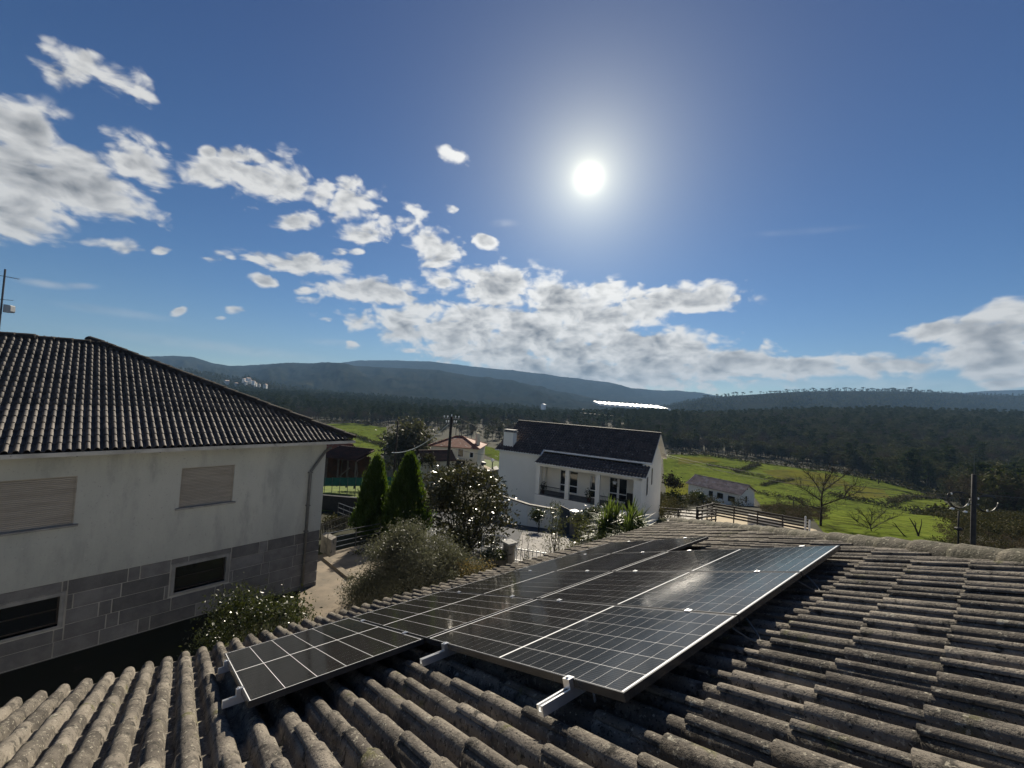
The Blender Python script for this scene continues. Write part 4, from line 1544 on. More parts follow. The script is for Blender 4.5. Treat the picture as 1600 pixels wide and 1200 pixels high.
ch_ = 0.365
zz = zS - 0.004
for j in range(7):
    z1, z0 = zz - j * ch_, zz - (j + 1) * ch_
    if z0 < zG:
        z0 = zG
    s = 0.0
    first = True
    while s < 10.6:
        w_ = r.choice([1.15, 0.95, 1.3, 0.8]) * r.uniform(0.9, 1.12)
        if first:
            w_ = 0.85 if j % 2 == 0 else 0.5
            first = False
        elif r.uniform() < 0.22 and s < 6:
            w_ = 0.24
        e = s + w_
        segs = [(s, e, z0, z1)]
        for bx in BW:
            h = (bx[0] - 0.11, bx[1] + 0.11, bx[2] - 0.09, bx[3] + 0.09)
            nxt = []
            for (a, b_, c_, d_) in segs:
                if b_ <= h[0] or a >= h[1] or d_ <= h[2] + 0.02 or c_ >= h[3] - 0.02:
                    nxt.append((a, b_, c_, d_))
                    continue
                if a < h[0]:
                    nxt.append((a, h[0], c_, d_))
                if b_ > h[1]:
                    nxt.append((h[1], b_, c_, d_))
                aa, bb = max(a, h[0]), min(b_, h[1])
                if c_ < h[2]:
                    nxt.append((aa, bb, c_, h[2]))
                if d_ > h[3]:
                    nxt.append((aa, bb, h[3], d_))
            segs = nxt
        for sg in segs:
            block(*sg)
        s = e
    s = 0.0
    while s < 3.5:
        w_ = r.uniform(0.6, 1.2)
        block(s + 0.06, s + w_ + 0.06, z0, z1, True)
        s += w_
# roller shutters
for k, (s0, s1, z0, z1) in enumerate(SH):
    mb = MB()
    n = 26
    for i in range(n):
        za, zb = z0 + (z1 - z0) * i / n, z0 + (z1 - z0) * (i + 1) / n
        p = LW(s0 + 0.03, 0, -0.075)
        h = (zb - za)
        mb.prism([p + UP * (za + 0.004), p + UP * (za + h * 0.25) + LN3 * 0.010, p + UP * (za + h * 0.75) + LN3 * 0.010, p + UP * (zb - 0.001), p + UP * (zb - 0.001) - LN3 * 0.01, p + UP * (za + 0.004) - LN3 * 0.01], LD3 * (s1 - s0 - 0.06))
    sh = mb.build('roller_shutter', MATS['shutter_slat'], left)
    mb = MB()
    for sa in (s0, s1 - 0.028):
        mb.box(LW(sa, z0, -0.05), LD3 * 0.028, -LN3 * 0.05, UP * (z1 - z0))
    mb.box(LW(s0 + 0.028, z1 - 0.03, -0.05), LD3 * (s1 - s0 - 0.056), -LN3 * 0.05, UP * 0.03)
    mb.build('guide', MATS['shutter_slat'], sh)
    MB().box(LW(s0 - 0.08, z0 - 0.05, 0.07), LD3 * (s1 - s0 + 0.16), -LN3 * 0.20, UP * 0.048).build('sill', MATS['stone_trim'], left)
    MB().box(LW(s0, z0, -0.12), LD3 * (s1 - s0), -LN3 * 0.1, UP * (z1 - z0)).build('opening_back', MATS['under_roof'], left)
for k, (s0, s1, z0, z1) in enumerate(BW):
    mb = MB()
    t_ = 0.085
    for a in ((s0 - t_, s0, z0 - t_ * 0.7, z1 + t_), (s1, s1 + t_, z0 - t_ * 0.7, z1 + t_), (s0, s1, z1, z1 + t_), (s0, s1, z0 - t_ * 0.7, z0)):
        mb.box(LW(a[0], a[2], 0.012), LD3 * (a[1] - a[0]), -LN3 * 0.22, UP * (a[3] - a[2]))
    wf = mb.build('basement_window', MATS['stone_trim'], left)
    mb = MB()
    for a in ((s0, s0 + .04, z0, z1), (s1 - .04, s1, z0, z1), (s0 + .04, s1 - .04, z1 - .04, z1), (s0 + .04, s1 - .04, z0, z0 + .04), (s0 + .04, s1 - .04, (z0 + z1) / 2 - .012, (z0 + z1) / 2 + .012)):
        mb.box(LW(a[0], a[2], -0.14), LD3 * (a[1] - a[0]), -LN3 * 0.04, UP * (a[3] - a[2]))
    mb.build('sash', MATS['wood_dark'], wf)
    MB().box(LW(s0 + .03, z0 + .03, -0.162), LD3 * (s1 - s0 - .06), -LN3 * 0.006, UP * (z1 - z0 - .06)).build('pane', MATS['window_glass'], wf)
# down pipe
mb = MB()
mb.tube([LW(0.02, -2.14, 0.42), LW(0.06, -2.30, 0.10), LW(0.50, -2.98, 0.075), LW(0.52, -3.10, 0.075), LW(0.52, -7.3, 0.075)], 0.048, 8)
dp = mb.build('down_pipe', MATS['pipe_grey'], left, True)
mb = MB()
for z in (-3.05, -4.2, -5.1, -6.2):
    mb.box(LW(0.455, z, 0.125), LD3 * 0.13, -LN3 * 0.122, UP * 0.035)
mb.build('bracket', MATS['pipe_grey'], dp)
# roof: four slopes
OVR, TANS = 0.56, math.tan(math.radians(24.35))
zEv = -1.86
a_ = 6.47
cs = lambda s, n: LW(s, zEv, n)
SLN = math.radians(24.35)
P00, P01 = cs(-OVR - 0.2, OVR), cs(LLEN + OVR, OVR)
P10, P11 = cs(-OVR - 0.2, OVR - 2 * a_), cs(LLEN + OVR, OVR - 2 * a_)
R0_, R1_ = LW(-OVR - 0.2 + a_, zEv + a_ * TANS, OVR - a_), LW(LLEN + OVR - a_, zEv + a_ * TANS, OVR - a_)
dn = UP * 0.03
mb = MB()
mb.add([P00 - dn, P01 - dn, R1_ - dn, R0_ - dn], [(0, 1, 2, 3)])
mb.add([P10 - dn, P11 - dn, R1_ - dn, R0_ - dn], [(0, 1, 2, 3)])
mb.add([P00 - dn, P10 - dn, R0_ - dn], [(0, 1, 2)])
mb.add([P01 - dn, P11 - dn, R1_ - dn], [(0, 1, 2)])
lroof = mb.build('roof', MATS['under_roof'], left)
mb = MB()
mb.add([q - UP * 0.13 for q in (P00, P01, P11, P10)], [(0, 1, 2, 3)])
for p, q in ((P00, P01), (P10, P11), (P00, P10), (P01, P11)):
    mb.add([p - UP * 0.035, q - UP * 0.035, q - UP * 0.13, p - UP * 0.13], [(0, 1, 2, 3)])
mb.build('soffit', MATS['plaster_white'], lroof)
mb = MB()
g0, g1 = P00 - UP * 0.12 + LN3 * 0.003 - LD3 * 0.0, P01 - UP * 0.12 + LN3 * 0.003
mb.box(g0, g1 - g0, LN3 * 0.10, UP * 0.012)
mb.box(g0 + LN3 * 0.09 + UP * 0.0121, g1 - g0, LN3 * 0.010, UP * 0.085)
mb.box(g0 + UP * 0.0121, (g1 - g0), LN3 * 0.008, UP * 0.075)
mb.box(g0 + UP * 0.0121 + LN3 * 0.008, LD3 * 0.01, LN3 * 0.082, UP * 0.08)
gt = mb.build('gutter', MATS['gutter_white'], lroof)
for k in range(12):
    MB().box(g0 + LD3 * (0.9 + 1.5 * k) - UP * 0.014 , LD3 * 0.03, LN3 * 0.103, UP * 0.0135).build('gutter_bracket', MATS['pipe_grey'], lroof)
SING = [(-0.003, 0.004), (0.008, 0.040), (0.028, 0.058), (0.046, 0.062), (0.064, 0.058), (0.084, 0.040), (0.095, 0.004), (0.100, 0.0), (0.156, 0.0)]
lm_ = [tile_mesh('roof_tile', SING, 0.40, 0.026, 0.016, MATS['roof_tile_dark'], 40 + s) for s in range(3)]
sv = LN3 * -math.cos(SLN) + UP * math.sin(SLN)
sn = LN3 * math.sin(SLN) + UP * math.cos(SLN)
fr = []
for j in range(int(a_ / math.cos(SLN) / 0.33) + 2):
    run = (j * 0.33 + 0.2) * math.cos(SLN)
    for i in range(int((LLEN + 2 * OVR) / 0.157)):
        s = -OVR - 0.2 + 0.05 + i * 0.157
        if s < -OVR - 0.2 + run - 0.06 or s > min(11.2, LLEN + OVR - run) or run > a_ + 0.12:
            continue
        fr.append(frame(P00 + LD3 * (s + OVR + 0.2) + sv * (j * 0.33 - 0.045) + sn * r.uniform(0, .004), LD3, sv, sn) if False else
                  frame(P00 + LD3 * (s + OVR + 0.2 + 0.15) + sv * (j * 0.33 - 0.045) + sn * r.uniform(0, .004), -LD3, sv, sn))
lay_tiles(lroof, 'roof_tile', fr, lm_, MATS['roof_tile_dark'], 300, 'roof_tiles')
rm2 = [ridge_mesh('ridge_tile', 0.165, 0.46, MATS['ridge_dark'], 60 + s) for s in range(2)]
lay_ridge(lroof, P00 + UP * 0.045, R0_ + unit(R0_ - P00) * 0.5 + UP * 0.03, rm2, 0.42)
lay_ridge(lroof, R0_ - LD3 * 0.12 + UP * 0.0, LW(11.5, zEv + a_ * TANS, OVR - a_), rm2, 0.42)
# aerial on the ridge
base_ = P(-3, 527, 14.6)
t = root('tv_aerial', 'television aerial mast with grey box above the dark tiled ridge', 'aerial', base_ - UP * 0.5)
MB().tube([base_ - UP * 0.5, base_ + UP * 2.55], 0.028, 8).build('mast', MATS['gate_blue'], t)
xd = np.array([RH[0], RH[1], 0])
fd = np.array([FH[0], FH[1], 0])
mb = MB()
bz = base_ + UP * 2.28
bd = unit(xd * 0.55 + fd * 0.8 - UP * 0.02)
el_ = unit(np.cross(bd, UP))
mb.tube([bz - bd * 0.25, bz + bd * 0.35], 0.010, 5)
for k in range(5):
    c = bz + bd * (0.08 * k)
    mb.tube([c - el_ * 0.24, c + el_ * 0.24], 0.004, 4)
for sgn in (-1, 1):
    for k in range(7):
        c = bz - bd * 0.25 + UP * sgn * (0.05 + 0.045 * k) - bd * 0.02 * k
        mb.tube([c - el_ * 0.30, c + el_ * 0.30], 0.004, 4)
    mb.tube([bz - bd * 0.25, bz - bd * 0.39 + UP * sgn * 0.36], 0.006, 4)
mb.build('antenna', MATS['iron_grey'], t)
mb = MB()
mb.tube([base_ + UP * 1.42 - xd * 0.3, base_ + UP * 1.40 + xd * 0.42], 0.009, 5)
mb.build('cross_rod', MATS['iron_grey'], t)
mb = MB()
bb = base_ + UP * 0.95 + xd * 0.03 + fd * 0.03
mb.prism([bb, bb + xd * 0.26, bb + xd * 0.29 + UP * 0.05, bb + xd * 0.28 + UP * 0.24, bb + xd * 0.25 + UP * 0.27, bb + UP * 0.30], fd * 0.14)
mb.build('amplifier_box', MATS['dish_grey'], t)
# ------------------------------------------------------------------ yards, paths and street between the houses
def slab(name, pts_px, dz, mat, label, cat, thick=0.15, kind='structure'):
    P3 = []
    for x, y in pts_px:
        D_, L_ = on_ground(x, y)
        P3.append(gpt(D_, L_, dz))
    mb = MB()
    mb.prism([p - UP * thick for p in P3], UP * thick)
    return tag(mb.build(name, mat), label, cat, kind=kind)


def gp_(px, py, dz=0.0):
    D_, L_ = on_ground(px, py)
    return gpt(D_, L_, dz)


drape('path', [(486, 872), (604, 846), (640, 846), (600, 900), (545, 1000), (466, 1000), (466, 930)], 0.8, MATS['concrete_path'], 0.06, 'pale concrete path sloping past the corner of the stone based house', cat='path')
drape('street', [(690, 800), (800, 806), (905, 800), (1000, 830), (960, 880), (880, 920), (800, 905), (640, 860), (560, 800)], 1.0, MATS['asphalt'], 0.05, 'dark asphalt street in shade between the garden fence and the white house', cat='street')
drape('pavement', [(815, 834), (880, 838), (905, 850), (900, 905), (850, 915), (800, 900)], 0.8, MATS['paving_grey'], 0.10, 'pale grey paving behind the lower picket fence', cat='pavement')
drape('lawn', [(490, 750), (578, 750), (580, 775), (575, 800), (490, 800)], 1.0, MATS['lawn'], 0.06, 'strip of lawn below the green netting', cat='lawn')
slab('terrace', [(1036, 803), (1085, 797), (1112, 808), (1095, 826), (1046, 822)], 0.12, MATS['concrete_pale'], 'bright paved strip beside the gable of the white house', 'terrace', 0.2)
slab('courtyard', [(1108, 806), (1190, 808), (1275, 832), (1300, 850), (1120, 850), (1080, 838)], 0.25, MATS['sand_yard'], 'sandy sunlit courtyard beyond the ridge tiles', 'courtyard', 0.5)
a, b = gp_(508, 876), gp_(548, 908)
tag(MB().bar(a + UP * .06, b + UP * .06, .22, .2).build('step', MATS['concrete_path']), 'low concrete edge step across the sloping path', 'step', kind='structure')

# ------------------------------------------------------------------ plants close by


def bush(name, label, px_c, D, base_dz, clumps, mat, size, aspect, per, rad, up=0.5, stems=6, cat='shrub', out=0.2, extra=None, squash=0.8, stem_mat='bark', stem_r=0.03, zfix=None):
    """clumps: (photograph x, y, depth offset) of leafy masses; the stems rise from the ground below"""
    b = P(px_c[0], px_c[1], D)
    L_ = float(np.dot(b[:2], RH))
    b = gpt(D, L_, base_dz) if zfix is None else DL(D, L_, zfix)
    t = root(name, label, cat, b)
    cs_ = np.array([P(c[0], c[1], D + c[2]) for c in clumps])
    mb = MB()
    r2 = np.random.default_rng(len(clumps) * 7 + int(px_c[0]))
    tips = cs_[r2.permutation(len(cs_))[:stems]]
    limbs(mb, b, tips, stem_r, 0.006, wig=0.08)
    mb.build('stem', MATS[stem_mat], t)
    C, A, B = leaves_around(cs_, rad, per, size, aspect, up, r=r2, outward=out, origin=b, squash=squash)
    keep = C[:, 2] > b[2] + 0.03
    link_leaves('foliage', C[keep], A[keep], B[keep], mat, t)
    if extra:
        C, A, B = extra(b, cs_, r2)
        link_leaves('sprays', C, A, B, mat, t)
    return t


def blob(cx, cy, w, h, n, seed, dep=1.0, flat=0.0):
    """clump centres filling an ellipse of the photograph, spread in depth as well, denser towards its skin"""
    r2 = np.random.default_rng(seed)
    out = []
    while len(out) < n:
        v = unit(r2.normal(size=3)) * r2.uniform(0.35, 1.0) ** 0.6
        if v[1] > 0.2 + flat:
            continue
        out.append((cx + v[0] * w, cy + v[1] * h, v[2] * dep))
    return out


# citrus-like shrub in the gap in front of the stone wall
cl = blob(385, 965, 48, 42, 26, 1, 0.5) + blob(448, 962, 30, 28, 14, 2, 0.5) + blob(345, 998, 30, 16, 8, 3, 0.4) + blob(415, 990, 60, 25, 14, 4, 0.5)
bush('garden_shrub', 'glossy leaved shrub in front of the stone block wall, behind the roof edge', (405, 1010), 10.0, -0.0, cl, MATS['leaf_citrus'], 0.085, 0.42, 110, 0.42, 0.5, 14)
# grey olive-like bush
cl = blob(640, 905, 82, 74, 80, 5, 1.6) + blob(578, 935, 28, 36, 16, 6, 0.9) + blob(700, 902, 48, 38, 26, 7, 1.1) + blob(640, 842, 28, 14, 10, 8, .8)
bush('olive_bush', 'broad silvery grey bush behind the roof edge below the cypresses', (640, 960), 13.0, 0.0, cl, MATS['leaf_olive'], 0.08, 0.28, 540, 0.50, 0.7, 30, out=0.35, stem_r=0.02)
cl = blob(738, 893, 34, 18, 12, 9, .5)
bush('dry_bush', 'low yellowed bush right of the silvery grey bush', (735, 905), 12.5, 0.0, cl, MATS['leaf_dry'], 0.07, 0.4, 90, 0.30, 0.5, 8)
# magnolia with big glossy leaves
cl = []
r2 = np.random.default_rng(77)
for (cx, cy, w, h, n) in ((735, 770, 48, 45, 34), (700, 800, 34, 48, 20), (765, 805, 34, 40, 20), (720, 745, 40, 16, 10), (690, 755, 22, 20, 8), (745, 838, 44, 24, 14), (718, 846, 36, 20, 12), (690, 790, 20, 40, 10)):
    cl += blob(cx, cy, w, h, n, int(cx + cy), 1.6, 0.5)
bush('magnolia_tree', 'dark magnolia with large shining leaves right of the cypresses', (728, 862), 20.0, 0.0, cl, MATS['leaf_magnolia'], 0.20, 0.42, 80, 0.56, 0.45, 26, 'tree', 0.2, stem_r=0.05)
# slender shrubs against the paving
cl = [(868 + math.sin(i * 2.1) * 17 * (1 - i / 26), 868 - i * 3.4, math.cos(i * 1.7) * 0.4) for i in range(24)]
bush('slender_shrub', 'tall thin shrub with sunlit leaves left of the stone gate pillar', (868, 880), 15.5, 0.0, cl, MATS['leaf_laurel'], 0.105, 0.3, 46, 0.30, 0.8, 12, stem_r=0.02)
cl = [(914 + math.sin(i * 2.3) * 20 * (1 - i / 22), 862 - i * 2.7, math.cos(i * 1.9) * 0.4) for i in range(18)] + [(893 + i * 3, 848 + (i % 3) * 6, 0.2) for i in range(6)]
bush('slender_shrub', 'second thin shrub, between the gate pillar and the spiky plants', (912, 875), 15.0, 0.0, cl, MATS['leaf_laurel'], 0.10, 0.3, 46, 0.30, 0.8, 10, stem_r=0.02)
cl = [(822 + math.sin(i * 2.6) * 12, 872 - i * 6.0, 0.2) for i in range(8)]
bush('slender_shrub', 'straggly low shrub over the lower picket fence', (822, 884), 15.5, 0.0, cl, MATS['leaf_laurel'], 0.09, 0.3, 26, 0.25, 0.8, 6, stem_r=0.012)
cl = [(845 + i * 7, 884 - (i % 3) * 5, 0.0) for i in range(9)]
bush('low_shrub', 'low sunlit leaves along the roof edge in front of the slender shrubs', (870, 890), 14.0, 0.0, cl, MATS['leaf_laurel'], 0.08, 0.35, 40, 0.26, 0.6, 6, stem_r=0.012)


# conical cypresses: upright sprays over a cone
def cypress(name, label, px0, py0, apx, apy, D, wpx, seed):
    b = P(px0, py0, D)
    b = gpt(D, float(np.dot(b[:2], RH)))
    top = P(apx, apy, D)
    h = top[2] - b[2]
    rad = wpx / FPX * D / 2
    t = root(name, label, 'tree', b, 'conical cypresses by the path')
    r2 = np.random.default_rng(seed)
    MB().tube([b, b + UP * h * 0.5, b + UP * h * 0.93], [0.11, 0.07, 0.02], 6).build('trunk', MATS['bark'], t)
    n = 1000
    f = r2.uniform(0, 1, n) ** 0.8
    a = r2.uniform(0, 6.28, n)
    lump = 1 + 0.15 * np.sin(a * 3 + f * 9 + seed) + 0.12 * np.sin(a * 7 - f * 21) + r2.normal(size=n) * 0.07
    prof = np.where(f < 0.25, 0.72 + 0.28 * np.sin(f / 0.25 * math.pi / 2), np.clip(1 - (f - 0.25) / 0.76, 0, 1) ** 0.72)
    rr = rad * prof * lump * r2.uniform(0.72, 1.0, n)
    cs = np.stack([b[0] + np.cos(a) * rr, b[1] + np.sin(a) * rr, b[2] + 0.05 + f * h * 0.97], -1)
    idx = np.repeat(np.arange(n), 26)
    off_ = r2.normal(size=(len(idx), 3)) * np.array([0.075, 0.075, 0.16])
    C = cs[idx] + off_
    A = unit(np.stack([np.cos(a)[idx] * 0.35, np.sin(a)[idx] * 0.35, np.ones(len(idx))], -1) + r2.normal(size=(len(idx), 3)) * 0.30)
    B = unit(np.cross(A, r2.normal(size=A.shape)))
    s = r2.uniform(0.10, 0.27, (len(idx), 1))
    link_leaves('foliage', C, A * s * 0.55, B * s * 0.13, MATS['leaf_cypress'], t)
    return t


cypress('cypress_tree', 'left conical green cypress, the slimmer one, beside the path', 582, 826, 591, 717, 24.0, 56, 1)
cypress('cypress_tree', 'right conical green cypress, the broader one, next to the magnolia', 633, 830, 652, 713, 23.0, 72, 2)


# yuccas: rosettes of sword leaves on stems
def yucca(label, px, py_top, D, heads, seed):
    b = P(px, 850, D)
    b = gpt(D, float(np.dot(b[:2], RH)))
    t = root('yucca_plant', label, 'plant', b, 'spiky plants beside the white house')
    r2 = np.random.default_rng(seed)
    mb = MB()
    V, F = [], []
    for (hx, hy) in heads:
        c = P(hx, hy, D + r2.normal() * 0.3)
        mb.tube([b + r2.normal(size=3) * (0.1, 0.1, 0), (b + c) / 2 + r2.normal(size=3) * 0.08, c - UP * 0.25], [0.06, 0.05, 0.05], 6)
        for k in range(70):
            el = r2.uniform(-0.35, 1.45)
            a = r2.uniform(0, 6.28)
            L_ = r2.uniform(0.55, 0.95)
            d = np.array([math.cos(a) * math.cos(el), math.sin(a) * math.cos(el), math.sin(el)])
            s = np.array([-math.sin(a), math.cos(a), 0])
            p0 = c - UP * r2.uniform(0, 0.35)
            w = 0.034
            i0 = len(V)
            for q in range(5):
                u_ = q / 4
                pt = p0 + d * L_ * u_ - UP * 0.16 * u_ ** 2 * math.cos(el)
                ww = w * (1.0 - u_ ** 2) + 0.002
                V += [pt - s * ww, pt + s * ww]
            for q in range(4):
                F.append((i0 + 2 * q, i0 + 2 * q + 1, i0 + 2 * q + 3, i0 + 2 * q + 2))
    mb.build('stem', MATS['bark_pale'], t)
    me = np_mesh('sword_leaves', np.array(V) - np.array(world_loc(t)), F)
    me.materials.append(MATS['leaf_yucca'])
    link_mesh('sword_leaves', me, None, t)


yucca('tall spiky leaved plant with sword leaves, left of two by the white house', 958, 800, 15.5, [(952, 800), (962, 808), (944, 820), (970, 822), (956, 832), (938, 834), (964, 838), (950, 812)], 3)
yucca('shorter spiky leaved plant against the gable corner of the white house', 992, 815, 15.0, [(986, 808), (999, 812), (992, 824), (980, 830), (1002, 828), (988, 838)], 4)
cl = blob(960, 842, 38, 16, 14, 31, .5)
bush('low_shrub', 'green undergrowth at the foot of the spiky plants', (960, 855), 14.5, 0.0, cl, MATS['leaf_citrus'], 0.09, 0.35, 46, 0.3, 0.6, 8, stem_r=0.012)


# bare trees beyond the ridge
def bare_tree(name, label, px, py_b, D, branches, r0, twig=1.0, seed=0):
    b = P(px, py_b, D)
    b = gpt(D, float(np.dot(b[:2], RH)), -0.1)
    t = root(name, label, 'tree', b)
    r2 = np.random.default_rng(seed)
    mb = MB()
    fork = None
    Cs, As, Bs = [], [], []
    for br in branches:
        pts = [P(x, y, D + dz) for x, y, dz in br]
        if br[0] is branches[0][0]:
            pts[0] = b
        rad = np.linspace(r0 if br is branches[0] else r0 * 0.55, 0.02, len(pts))
        mb.tube(pts, list(rad), 6)
        # side twigs
        for k in range(1, len(pts)):
            for q in range(int(9 * twig)):
                f = r2.uniform(0, 1)
                p = pts[k - 1] * (1 - f) + pts[k] * f
                d = unit(unit(pts[k] - pts[k - 1]) * 0.8 + r2.normal(size=3) * 0.6 + UP * 0.35)
                L_ = r2.uniform(0.5, 1.5) * twig
                p1 = p + d * L_ * 0.6
                p2 = p1 + unit(d + r2.normal(size=3) * 0.35) * L_ * 0.5
                mb.tube([p, p1, p2], [0.022, 0.014, 0.006], 3)
                for w in range(6):
                    p3 = p1 + (p2 - p1) * r2.uniform(0, 1)
                    d3 = unit(d + r2.normal(size=3) * 0.6)
                    l3 = r2.uniform(0.25, 0.5)
                    mb.tube([p3, p3 + d3 * l3], [0.007, 0.004], 3, cap=False)
    mb.build('trunk', MATS['bark'], t)
    return t


bare_tree('bare_tree', 'large leafless tree standing in front of the bright meadow', 1282, 828, 42.0, [
    [(1282, 828, 0), (1283, 800, 0), (1284, 775, 0), (1288, 757, 0), (1290, 742, 0)],
    [(1284, 790, 0), (1300, 784, -1), (1318, 778, -1.5), (1334, 772, -2), (1348, 766, -2)],
    [(1283, 782, 0), (1268, 772, 1), (1256, 764, 1), (1246, 760, 1)],
    [(1284, 772, 0), (1276, 758, 1.2), (1268, 747, 1.4), (1262, 740, 1.4)],
    [(1285, 768, 0), (1300, 757, 0.8), (1312, 748, 1), (1322, 741, 1)],
    [(1284, 795, 0), (1270, 792, -1), (1256, 789, -1.4), (1247, 790, -1.6)],
    [(1288, 757, 0), (1296, 746, -0.6), (1300, 737, -0.8)],
    [(1318, 778, -1.5), (1326, 764, -1.5), (1338, 756, -1.6)]], 0.125, 1.0, 5)
bare_tree('bare_tree', 'small fan shaped leafless tree right of the large bare tree', 1362, 836, 40.0, [
    [(1362, 836, 0), (1360, 822, 0), (1352, 808, 0), (1342, 800, 0)], [(1360, 822, 0), (1372, 808, 0), (1384, 800, .5)], [(1360, 824, 0), (1362, 806, .3), (1362, 798, .5)], [(1360, 826, 0), (1340, 816, -.4), (1330, 808, -.5)], [(1361, 826, 0), (1384, 814, -.4), (1396, 808, -.5)]], 0.05, 0.8, 6)
bare_tree('pruned_tree', 'stub of a pruned tree with two forked dark limbs before the meadow', 1434, 850, 38.0, [
    [(1437, 850, 0), (1435, 836, 0), (1430, 824, 0), (1424, 814, 0), (1421, 809, 0)], [(1435, 838, 0), (1438, 826, 0), (1440, 818, 0), (1440, 811, 0)], [(1430, 824, 0), (1431, 818, 0), (1428, 813, .1)]], 0.10, 0.0, 7)
bare_tree('pruned_tree', 'slanting dark limb of a cut tree left of the forked stub', 1418, 846, 38.0, [
    [(1420, 848, 0), (1412, 836, 0), (1402, 824, 0), (1394, 820, 0)], [(1402, 824, 0), (1398, 818, 0), (1394, 816, 0)]], 0.07, 0.0, 8)
# big gum tree by the barn
cl = []
for (cx, cy, w, h, n) in ((640, 680, 24, 16, 18), (618, 694, 20, 18, 14), (652, 696, 14, 22, 14), (630, 712, 24, 16, 12)):
    cl += blob(cx, cy, w, h, n, int(cx * 3 + cy), 3.5, 0.5)
bush('bushy_tree', 'big grey green bushy tree in front of the pale barn', (632, 732), 84.0, 0.0, cl, MATS['leaf_gum'], 0.75, 0.5, 80, 2.7, 0.3, 20, 'tree', stem_r=0.2)
# small shrubs round the village
for i, (cx, cy, w, h, D_, mt, lab) in enumerate((
        (568, 742, 16, 12, 52, 'scrub_leaf', 'tangled dark shrub beside the old shed'),
        (755, 748, 30, 12, 48, 'leaf_citrus', 'dark hedge along the lane right of the magnolia'),
        (1056, 782, 14, 10, 58, 'leaf_pine', 'dark round shrub beside the gable of the white house'),
        (1088, 778, 12, 7, 64, 'leaf_citrus', 'dense green shrub against the small brown roofed building'),
        (1050, 756, 10, 12, 60, 'twigs', 'twiggy bush on the grass behind the white house'),
        (525, 815, 18, 8, 26, 'scrub_leaf', 'low plants inside the small fenced garden'),
        (700, 742, 16, 10, 40, 'leaf_laurel', 'sunlit shrub under the cream house'),
        (668, 722, 14, 8, 70, 'scrub_leaf', 'dark shrub at the foot of the annex'))):
    bush('garden_shrub', lab, (cx, cy + h), D_, 0.0, blob(cx, cy, w, h, 14, 100 + i, w / FPX * D_), MATS[mt], 0.012 * D_ * 0.6, 0.45, 40, 0.016 * D_, 0.4, 6)

# greenery at the foot of the white house and in the yard
for i, (cx, cy, w, h, D_, mt_, lab) in enumerate((
        (905, 812, 14, 10, 23.0, 'leaf_laurel', 'loose green shrub right of the gate pillar under the dark bar fence'),
        (930, 806, 16, 12, 22.0, 'leaf_citrus', 'leafy shrub between the dark bar fence and the spiky plants'),
        (843, 806, 12, 8, 28.0, 'leaf_citrus', 'small dark shrub in front of the white garden wall'),
        (560, 872, 14, 6, 19.0, 'scrub_leaf', 'weeds along the low edge of the sloping path'),
        (500, 868, 12, 6, 19.5, 'scrub_leaf', 'weeds at the foot of the small garden railing'),
        (770, 868, 18, 9, 17.5, 'leaf_citrus', 'dark low growth under the white picket fence'))):
    bush('garden_shrub', lab, (cx, cy + h), D_, 0.0, blob(cx, cy, w, h, 14, 300 + i, w / FPX * D_), MATS[mt_], 0.0065 * D_, 0.42, 60, 0.016 * D_, 0.5, 8, stem_r=0.012)
# ------------------------------------------------------------------ fences, rails and garden walls
def railing(name, label, pts, h, n_rails, mat, post_step, w=0.04, group=None, pickets=0, cap=None, cat='railing', rail_h=None):
    """posts (each its own part) and horizontal rails along a line of ground points"""
    t = root(name, label, cat, pts[0], group)
    pts = [np.asarray(p, float) for p in pts]
    for a, b in zip(pts[:-1], pts[1:]):
        ln = np.linalg.norm(b - a)
        n = max(1, int(round(ln / post_step)))
        for k in range(n + 1):
            p = a + (b - a) * k / n
            MB().tube([p - UP * 0.1, p + UP * (h + 0.01)], w * 0.62, 6).build('post', mat, t)
        for k in range(n_rails):
            z = h * (k + 1) / n_rails
            MB().bar(a + UP * z, b + UP * z, w, rail_h or w, mi=0).build('rail', mat, t)
        if pickets:
            m = int(ln / pickets)
            for k in range(m):
                p = a + (b - a) * (k + 0.5) / m
                MB().bar(p + UP * 0.04, p + UP * (h + 0.10), 0.045, 0.02, up=unit(b - a)).build('picket', mat, t)
    return t


def gp(px, py, dz=0.0):
    D_, L_ = on_ground(px, py)
    return gpt(D_, L_, dz)


def dp_(px, D, dz=0.0):
    b = P(px, 800, D)
    return gpt(D, float(np.dot(b[:2], RH)), dz)


railing('path_railing', 'grey four bar metal railing along the sloping concrete path', [gp(510, 868, .05), gp(593, 847, .05)], 0.95, 4, MATS['iron_grey'], 1.6, 0.035)
railing('garden_railing', 'dark iron railing round the small garden at the corner of the grey house', [gp(496, 846), gp(545, 824)], 0.8, 2, MATS['iron_black'], 0.9, 0.03, pickets=0.22)
railing('stair_railing', 'pale metal handrail beside the left cypress', [dp_(528, 30), dp_(556, 27)], 1.0, 3, MATS['iron_grey'], 1.2, 0.04)
m = MB()
a, b = gp(498, 872), gp(515, 866)
m.box(gp(500, 862) - UP * 0.3, gp(516, 872) - gp(500, 862), np.array([-0.3, 0.3, 0]), UP * 1.1)
tag(m.build('garden_wall', MATS['wall_dirty']), 'short stained wall at the start of the path railing', 'wall')
